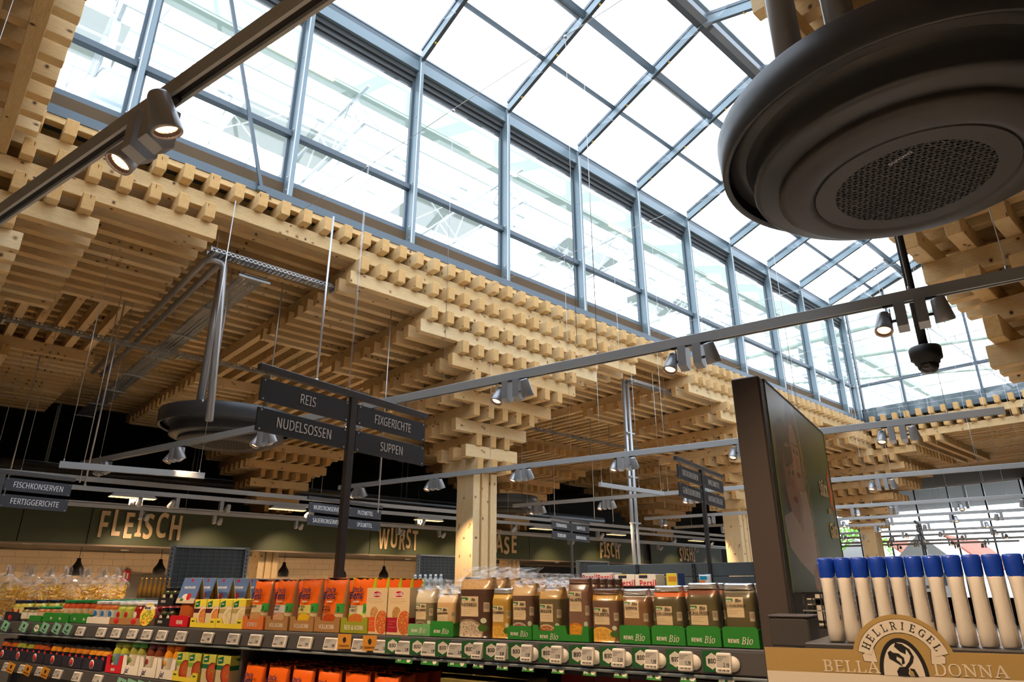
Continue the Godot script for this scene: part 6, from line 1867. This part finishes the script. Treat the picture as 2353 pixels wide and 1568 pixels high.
	var ba := thing("wire_basket", "small wire basket with black packets under the poster", "basket", TR(-0.44, 2.38, -0.115), TURN)
	for k in 5: part("wire", tube_mesh([Vector3(-0.05 + 0.025 * k, 0, 0.05), Vector3(-0.05 + 0.025 * k, 0.1, 0.05)], 0.002, 5), M.black, ba)
	part("rim", box_mesh(Vector3(0.11, 0.006, 0.006)), M.black, ba, Vector3(0, 0.1, 0.05))
	part("rim", box_mesh(Vector3(0.11, 0.004, 0.004)), M.galv, ba, Vector3(0, 0.05, 0.055))
	part("floor", box_mesh(Vector3(0.11, 0.004, 0.1)), M.black, ba, Vector3(0, 0.002, 0))
	for k in 4:
		var pk := thing("spice_packet", "black and white packet in the wire basket, %s" % ["leftmost", "second", "third", "rightmost"][k], "packet", TR(-0.475 + 0.024 * k, 2.37, -0.11), TURN, "packets in the wire basket")
		part("packet", box_mesh(Vector3(0.02, 0.095, 0.03), 0.002), M.ink if k % 2 == 0 else M.card_white, pk, Vector3(0, 0.048, 0))
		part("band", box_mesh(Vector3(0.0205, 0.02, 0.0305)), M.card_white if k % 2 == 0 else M.ink, pk, Vector3(0, 0.07, 0))
	# white bottles with blue caps, edge-on
	var cap_m := mat(c8(14, 62, 176), 0.12)
	cap_m.clearcoat_enabled = true
	cap_m.clearcoat = 0.6
	var body_m := mat(c8(226, 220, 212), 0.28)
	var bottle: Node3D = null
	for k in 13:
		var s := -0.343 + 0.0393 * k
		var at := TR(s, 1.95, -0.124)
		var lab := "white bottle with a blue cap, %s in the row above the gold sign" % ["leftmost", "second", "third", "fourth", "fifth", "sixth", "seventh", "eighth", "ninth", "tenth", "eleventh", "twelfth, cut by the picture edge", "thirteenth, past the picture edge"][k]
		if k == 0:
			bottle = thing("lotion_bottle", lab, "bottle", at, TURN, "white lotion bottles with blue caps")
			var bst := start(true)
			var rings := []
			var prof := [[0.0, 0.0165, 0.026], [0.004, 0.0185, 0.029], [0.03, 0.0182, 0.031], [0.07, 0.0165, 0.033], [0.11, 0.0155, 0.033], [0.14, 0.0168, 0.032], [0.155, 0.0186, 0.031], [0.160, 0.0188, 0.030]]
			for q in prof:
				var ring := []
				for j in 20:
					var a := TAU * j / 20
					ring.append(Vector3(q[1] * signf(cos(a)) * pow(absf(cos(a)), 0.75), q[0] - (0.012 * maxf(0, sin(a)) if q[0] > 0.15 else 0.0), q[2] * signf(sin(a)) * pow(absf(sin(a)), 0.75)))
				rings.append(ring)
			for i in rings.size() - 1:
				for j in 20:
					var j2 := (j + 1) % 20
					quad(bst, rings[i][j], rings[i][j2], rings[i + 1][j2], rings[i + 1][j])
			part("body", done(bst), body_m, bottle)
			var cst := start(true)
			var crings := []
			for q in [[0.150, 0.0186, 0.030], [0.17, 0.0192, 0.0305], [0.190, 0.0195, 0.030], [0.1945, 0.0185, 0.028], [0.196, 0.016, 0.024], [0.196, 0.0, 0.0]]:
				var ring := []
				for j in 20:
					var a := TAU * j / 20
					ring.append(Vector3(q[1] * signf(cos(a)) * pow(absf(cos(a)), 0.7), q[0] + (0.006 if q[0] < 0.151 else 0.0) - (0.012 * maxf(0, sin(a)) if q[0] < 0.151 else 0.0), q[2] * signf(sin(a)) * pow(absf(sin(a)), 0.7)))
				crings.append(ring)
			for i in crings.size() - 1:
				for j in 20:
					var j2 := (j + 1) % 20
					quad(cst, crings[i][j], crings[i][j2], crings[i + 1][j2], crings[i + 1][j])
			part("cap", done(cst), cap_m, bottle)
			for side in [1.0]:
				var la := part("label_print", box_mesh(Vector3(0.0006, 0.075, 0.009)), mat(c8(186, 186, 204), 0.4), bottle, Vector3(0.0162, 0.092, 0.014))
				for i in 6: part("print_mark", box_mesh(Vector3(0.0005, 0.003, 0.005 + 0.002 * (i % 2))), M.ink_blue, la, Vector3(0.0005, 0.03 - i * 0.011, 0.002))
				part("blue_patch", box_mesh(Vector3(0.0006, 0.012, 0.010)), M.ink_blue, bottle, Vector3(0.0172, 0.055, 0.015))
		else: copy(bottle, lab, at, TURN)
	# gold and white header sign
	var dir := Vector3(0.426, 0, 0.905)
	var sg := thing("header_sign", "gold and white arched display sign with a black oval emblem before the bottles", "sign", Vector3(1.775 * 0.86, EYE - 0.2 * 0.86, -0.977 * 0.86), atan2(-dir.z, dir.x))
	sg.scale = Vector3.ONE * 0.86
	var gold := mat(c8(176, 148, 92), 0.5)
	var cream := mat(c8(224, 214, 200), 0.55)
	var inkm: Material = M.ink
	var cx := 0.318
	var cy := 0.026
	var outline := [Vector2(0, 0), Vector2(0.70, 0), Vector2(0.70, 0.055), Vector2(0.43, 0.055)]
	for k in 25:
		var a := lerpf(0.262, PI - 0.262, k / 24.0)
		outline.append(Vector2(cx + cos(a) * 0.1118, cy + sin(a) * 0.1118))
	outline.append(Vector2(0.206, 0.055))
	outline.append(Vector2(0.0, 0.055))
	part("gold_panel", plate_mesh(outline, -0.002, 0.002), gold, sg)
	part("white_panel", box_mesh(Vector3(0.70, 1.71, 0.005)), cream, sg, Vector3(0.35, -0.855, 0))
	for t in [[0.1015, 0.0695, inkm, 0.0021, 0.0024], [0.1005, 0.0705, cream, 0.0024, 0.0030]]:
		var rb := []
		for k in 25:
			var a := lerpf(0.26, PI - 0.26, k / 24.0)
			rb.append(Vector2(cx + cos(a) * t[0], cy + sin(a) * t[0]))
		for k in 25:
			var a := lerpf(PI - 0.26, 0.26, k / 24.0)
			rb.append(Vector2(cx + cos(a) * t[1], cy + sin(a) * t[1]))
		part("ribbon", plate_mesh(rb, t[3], t[4]), t[2], sg)
	for sx in [-1.0, 1.0]:
		for t in [[0.001, inkm, 0.0018, 0.0021], [0.0, cream, 0.0021, 0.0026]]:
			var e: float = t[0]
			part("ribbon_tail", plate_mesh([Vector2(cx + sx * (0.089 + e), 0.044 + e), Vector2(cx + sx * (0.062 - e), 0.060 + e), Vector2(cx + sx * (0.058 - e), 0.028 - e), Vector2(cx + sx * (0.087 + e), 0.030 - e)], t[2], t[3]), t[1], sg)
	var arc_word := "HELLRIEGEL"
	for k in arc_word.length():
		var a := lerpf(PI - 0.47, 0.47, k / 9.0)
		lettering(arc_word[k], 0.0165, inkm, sg, Vector3(cx + cos(a) * 0.0855, cy + sin(a) * 0.0855, 0.0034), Basis(Vector3(0, 0, 1), a - PI / 2), 0.9, "Droid Serif", false, 0.0006)
	for t in [[0.0525, 0.084, inkm, 0.0022, 0.0026], [0.0435, 0.074, cream, 0.0026, 0.0030]]:
		var ov := []
		for k in 37:
			var a := lerpf(0.0, PI, k / 36.0)
			ov.append(Vector2(0.314 + cos(a) * t[0], 0.0 + sin(a) * t[1]))
		part("oval", plate_mesh(ov, t[3], t[4]), t[2], sg)
	var em := func(pts: Array, m: Material, z: float) -> void:
		var q := []
		for v in pts: q.append(Vector2(0.272 + v[0] * 0.084, 0.075 - v[1] * 0.076))
		part("emblem", plate_mesh(q, z, z + 0.0004), m, sg)
	em.call([[0.40, 0.02], [0.58, 0.06], [0.66, 0.16], [0.62, 0.36], [0.48, 0.28], [0.36, 0.14]], inkm, 0.0030)
	em.call([[0.58, 0.08], [0.74, 0.2], [0.82, 0.42], [0.76, 0.6], [0.62, 0.78], [0.54, 0.74], [0.68, 0.56], [0.74, 0.4], [0.66, 0.22]], inkm, 0.0030)
	em.call([[0.16, 0.32], [0.24, 0.26], [0.30, 0.32], [0.44, 0.34], [0.56, 0.46], [0.56, 0.62], [0.48, 0.66], [0.5, 0.5], [0.38, 0.42], [0.36, 0.52], [0.44, 0.6], [0.5, 0.72], [0.36, 0.62], [0.18, 0.50]], inkm, 0.0030)
	em.call([[0.40, 0.74], [0.56, 0.72], [0.64, 0.80], [0.60, 0.92], [0.66, 1.0], [0.34, 1.0], [0.32, 0.86]], inkm, 0.0030)
	em.call([[0.66, 0.76], [0.78, 0.78], [0.86, 1.0], [0.76, 1.0], [0.74, 0.88], [0.68, 0.82]], inkm, 0.0030)
	em.call([[0.66, 0.80], [0.74, 0.86], [0.74, 0.98], [0.68, 0.99], [0.63, 0.92]], gold, 0.0034)
	lettering("BELLA", 0.0255, cream, sg, Vector3(0.198, 0.0155, 0.0026), Basis.IDENTITY, 1.12, "Droid Serif", false, 0.0006)
	lettering("DONNA", 0.0255, cream, sg, Vector3(0.452, 0.0155, 0.0026), Basis.IDENTITY, 1.16, "Droid Serif", false, 0.0006)

func done_flat(w: float, h: float, d: float) -> ArrayMesh:
	var st := start()
	quad(st, Vector3(-w / 2, h, d), Vector3(w / 2, h, d), Vector3(w / 2, 0, d), Vector3(-w / 2, 0, d), Vector2(0, 0), Vector2(1, 0), Vector2(1, 1), Vector2(0, 1))
	var c := Vector2(0.9, 0.9)
	for e in [[Vector3(-w / 2, h, 0), Vector3(w / 2, h, 0), Vector3(w / 2, h, d), Vector3(-w / 2, h, d)], [Vector3(w / 2, h, d), Vector3(w / 2, h, 0), Vector3(w / 2, 0, 0), Vector3(w / 2, 0, d)], [Vector3(-w / 2, h, 0), Vector3(-w / 2, h, d), Vector3(-w / 2, 0, d), Vector3(-w / 2, 0, 0)], [Vector3(-w / 2, 0, d), Vector3(w / 2, 0, d), Vector3(w / 2, 0, 0), Vector3(-w / 2, 0, 0)], [Vector3(w / 2, h, 0), Vector3(-w / 2, h, 0), Vector3(-w / 2, 0, 0), Vector3(w / 2, 0, 0)]]:
		quad(st, e[0], e[1], e[2], e[3], c, c, c, c)
	return done(st)

# ---------------------------------------------------------------- the next shelf unit behind
func build_next_gondola() -> void:
	var g := thing("shelf_gondola", "grey panelled shelf unit in the next aisle, behind the red-lettered cartons", "shelf", TR(-2.0, 6.4, -EYE), TURN)
	var top := EYE + 0.22
	for k in 5:
		for j in 2: part("panel", box_mesh(Vector3(0.545, 0.115, 0.012), 0.002), M.panel_grey, g, Vector3(-1.12 + k * 0.565, top - 0.06 - 0.12 * j, 0))
		var po := part("post", box_mesh(Vector3(0.03, top, 0.035), 0.003), M.shelf, g, Vector3(-0.84 + k * 0.565, top / 2, 0.012))
		for i in 4: part("slot", box_mesh(Vector3(0.008, 0.026, 0.003)), M.black, po, Vector3(0, top / 2 - 0.03 - i * 0.045, 0.018))
	part("board", box_mesh(Vector3(9.2, 0.025, 0.9), 0.004), M.shelf, g, Vector3(-3.0, EYE + 0.005, 0.0))
	part("board_rail", box_mesh(Vector3(9.2, 0.06, 0.012), 0.003), M.anthracite, g, Vector3(-3.0, EYE - 0.03, 0.456))
	part("back", box_mesh(Vector3(9.2, 1.6, 0.03)), M.anthracite, g, Vector3(-3.0, 0.82, 0))
	part("plinth", box_mesh(Vector3(9.2, 0.14, 0.9), 0.01), M.anthracite, g, Vector3(-3.0, 0.07, 0))
	var n := 5.97
	for i in 2:
		var im := canvas(c8(226, 222, 216), 160, 90)
		p_rect(im, 0, 0.82, 1, 1, c8(206, 206, 206))
		var c := carton("white carton with red letters on the next shelf unit, %s of the pair" % ["left", "right"][i], "powder_carton", "carton", -3.095 + 0.16 * i, n, 0.02, 0.157, 0.115, 0.2, printed(im, 0.5), [["Persil", 0.05, 0.0, 0.07, 0.85, false, false, M.ink_red]], "detergent cartons on the next shelf unit")
	for i in 2:
		var c := thing("powder_carton", "white carton with a dark window and yellow top on the next shelf unit, %s" % ["left", "right"][i], "carton", TR(-2.73 + 0.2 * i, n - 0.02, 0.02), TURN, "detergent cartons on the next shelf unit")
		part("carton", box_mesh(Vector3(0.196, 0.095, 0.2), 0.003), M.card_white, c, Vector3(0, 0.0475, 0))
		part("window", box_mesh(Vector3(0.08, 0.024, 0.004)), M.card_navy, c, Vector3(-0.02, 0.075, 0.1))
		part("top_strip", box_mesh(Vector3(0.08, 0.006, 0.2)), M.card_yellow, c, Vector3(-0.02, 0.0955, 0.0))
		lettering("Persil", 0.05, M.ink_red, c, Vector3(0.02, 0.02, 0.1015), Basis.IDENTITY, 0.85, "Droid Sans", true, 0.001)
	var yb := thing("yellow_carton", "yellow carton beside the red-lettered ones on the next shelf unit", "carton", TR(-2.29, n - 0.02, 0.02), TURN)
	part("carton", box_mesh(Vector3(0.11, 0.1, 0.15), 0.003), M.card_yellow, yb, Vector3(0, 0.05, 0))
	part("label", box_mesh(Vector3(0.07, 0.04, 0.002)), M.flag_amber, yb, Vector3(0, 0.055, 0.076))
	part("stripe", box_mesh(Vector3(0.012, 0.1, 0.152)), tinted(c8(60, 80, 140)), yb, Vector3(0.05, 0.05, 0))
	var bb := thing("refill_bag", "small blue and white refill bag standing alone on the next shelf unit", "bag", TR(-2.03, n, 0.02), TURN)
	part("bag", bag_mesh(0.11, 0.09, 0.05, "pouch", 41), tinted(c8(206, 220, 230), 0.25), bb)
	part("print", box_mesh(Vector3(0.06, 0.03, 0.001)), tinted(c8(40, 150, 200)), bb, Vector3(-0.01, 0.062, 0.022))
	part("print", box_mesh(Vector3(0.05, 0.02, 0.001)), tinted(c8(226, 130, 60)), bb, Vector3(-0.02, 0.03, 0.027))
	for i in 6:
		var b := thing("small_bottle", "small bottle with a silvery top behind the lime and orange pouches, %s" % ["leftmost", "second", "third", "fourth", "fifth", "rightmost"][i], "bottle", TR(-5.35 + 0.075 * i, n, 0.02), TURN, "small bottles on the next shelf unit")
		part("glass", lathe_mesh([Vector2(0, 0), Vector2(0.028, 0), Vector2(0.03, 0.07), Vector2(0.012, 0.1)], 12), tinted(c8(150, 170, 180), 0.15), b)
		part("cap", lathe_mesh([Vector2(0.016, 0.098), Vector2(0.016, 0.125), Vector2(0, 0.127)], 12), M.galv, b)
	for i in 7:
		var b := thing("beer_bottle", "slim brown glass bottle beside the wire panel, %s of seven" % ["first", "second", "third", "fourth", "fifth", "sixth", "last"][i], "bottle", W(2.88 + 0.062 * i, -0.12, -11.1), 0.0, "slim bottles beside the wire panel")
		part("glass", lathe_mesh([Vector2(0, 0), Vector2(0.03, 0), Vector2(0.031, 0.12), Vector2(0.013, 0.2), Vector2(0.012, 0.26)], 12), tinted(c8(150, 110, 50), 0.15), b)
		part("cap", lathe_mesh([Vector2(0.015, 0.255), Vector2(0.014, 0.27), Vector2(0, 0.272)], 10), M.brass, b)
	var bs := thing("shelf_gondola", "low grey shelf unit under the slim brown bottles by the wire panel", "shelf", Vector3(3.3, 0, -11.1))
	part("board", box_mesh(Vector3(1.4, 0.03, 0.5), 0.004), M.shelf, bs, Vector3(0, EYE - 0.137, 0))
	part("body", box_mesh(Vector3(1.36, EYE - 0.16, 0.46), 0.004), M.anthracite, bs, Vector3(0, (EYE - 0.16) / 2, 0))

func _ready() -> void:
	var cam := Camera3D.new()
	cam.name = "camera"
	cam.fov = 54.23
	cam.near = 0.05
	cam.far = 400.0
	add_child(cam)
	cam.position = Vector3(0, EYE, 0)
	cam.rotation_degrees = Vector3(20.375, -42.17, -0.09)
	cam.current = true
	var env := Environment.new()
	var sky := Sky.new()
	var sm := ProceduralSkyMaterial.new()
	sm.sky_top_color = Color(0.86, 0.90, 0.96)
	sm.sky_horizon_color = Color(0.95, 0.97, 1.0)
	sm.ground_bottom_color = Color(0.42, 0.44, 0.42)
	sm.ground_horizon_color = Color(0.85, 0.87, 0.88)
	sm.sky_energy_multiplier = 1.0
	sky.sky_material = sm
	env.background_mode = Environment.BG_SKY
	env.sky = sky
	env.background_energy_multiplier = 3.0
	env.tonemap_mode = Environment.TONE_MAPPER_LINEAR
	env.tonemap_exposure = 1.7
	env.sdfgi_enabled = true
	env.ssao_enabled = true
	env.ssil_enabled = true
	var we := WorldEnvironment.new()
	we.name = "environment"
	we.environment = env
	add_child(we)
	make_materials()
	build_shell()
	build_timbers()
	build_clerestory()
	build_lighting()
	round_air_unit("large round black ceiling air unit close to the viewer, its grille seen from below", W(3.465, 2.136, -0.78), true)
	round_air_unit("round dark air unit hanging farther off, behind the sign NUDELSOSSEN", W(3.24, 2.09, -9.53), false)
	round_air_unit("dim round air unit far off, just right of the full-length column", W(12.1, 2.09, -13.7), false)
	build_signs()
	build_services()
	build_back()
	wire_panel(3.31, 4.53, "tall grey wire-backed shelf panel under the word FLEISCH")
	wire_panel(7.88, 9.0, "tall grey wire-backed shelf panel just left of the full-length column")
	wire_panel(12.5, 13.7, "tall grey wire-backed shelf panel behind the sign TIERNAHRUNG's upright")
	build_greenhouse()
	build_outside()
	build_next_gondola()
	build_shelf()
	build_right()
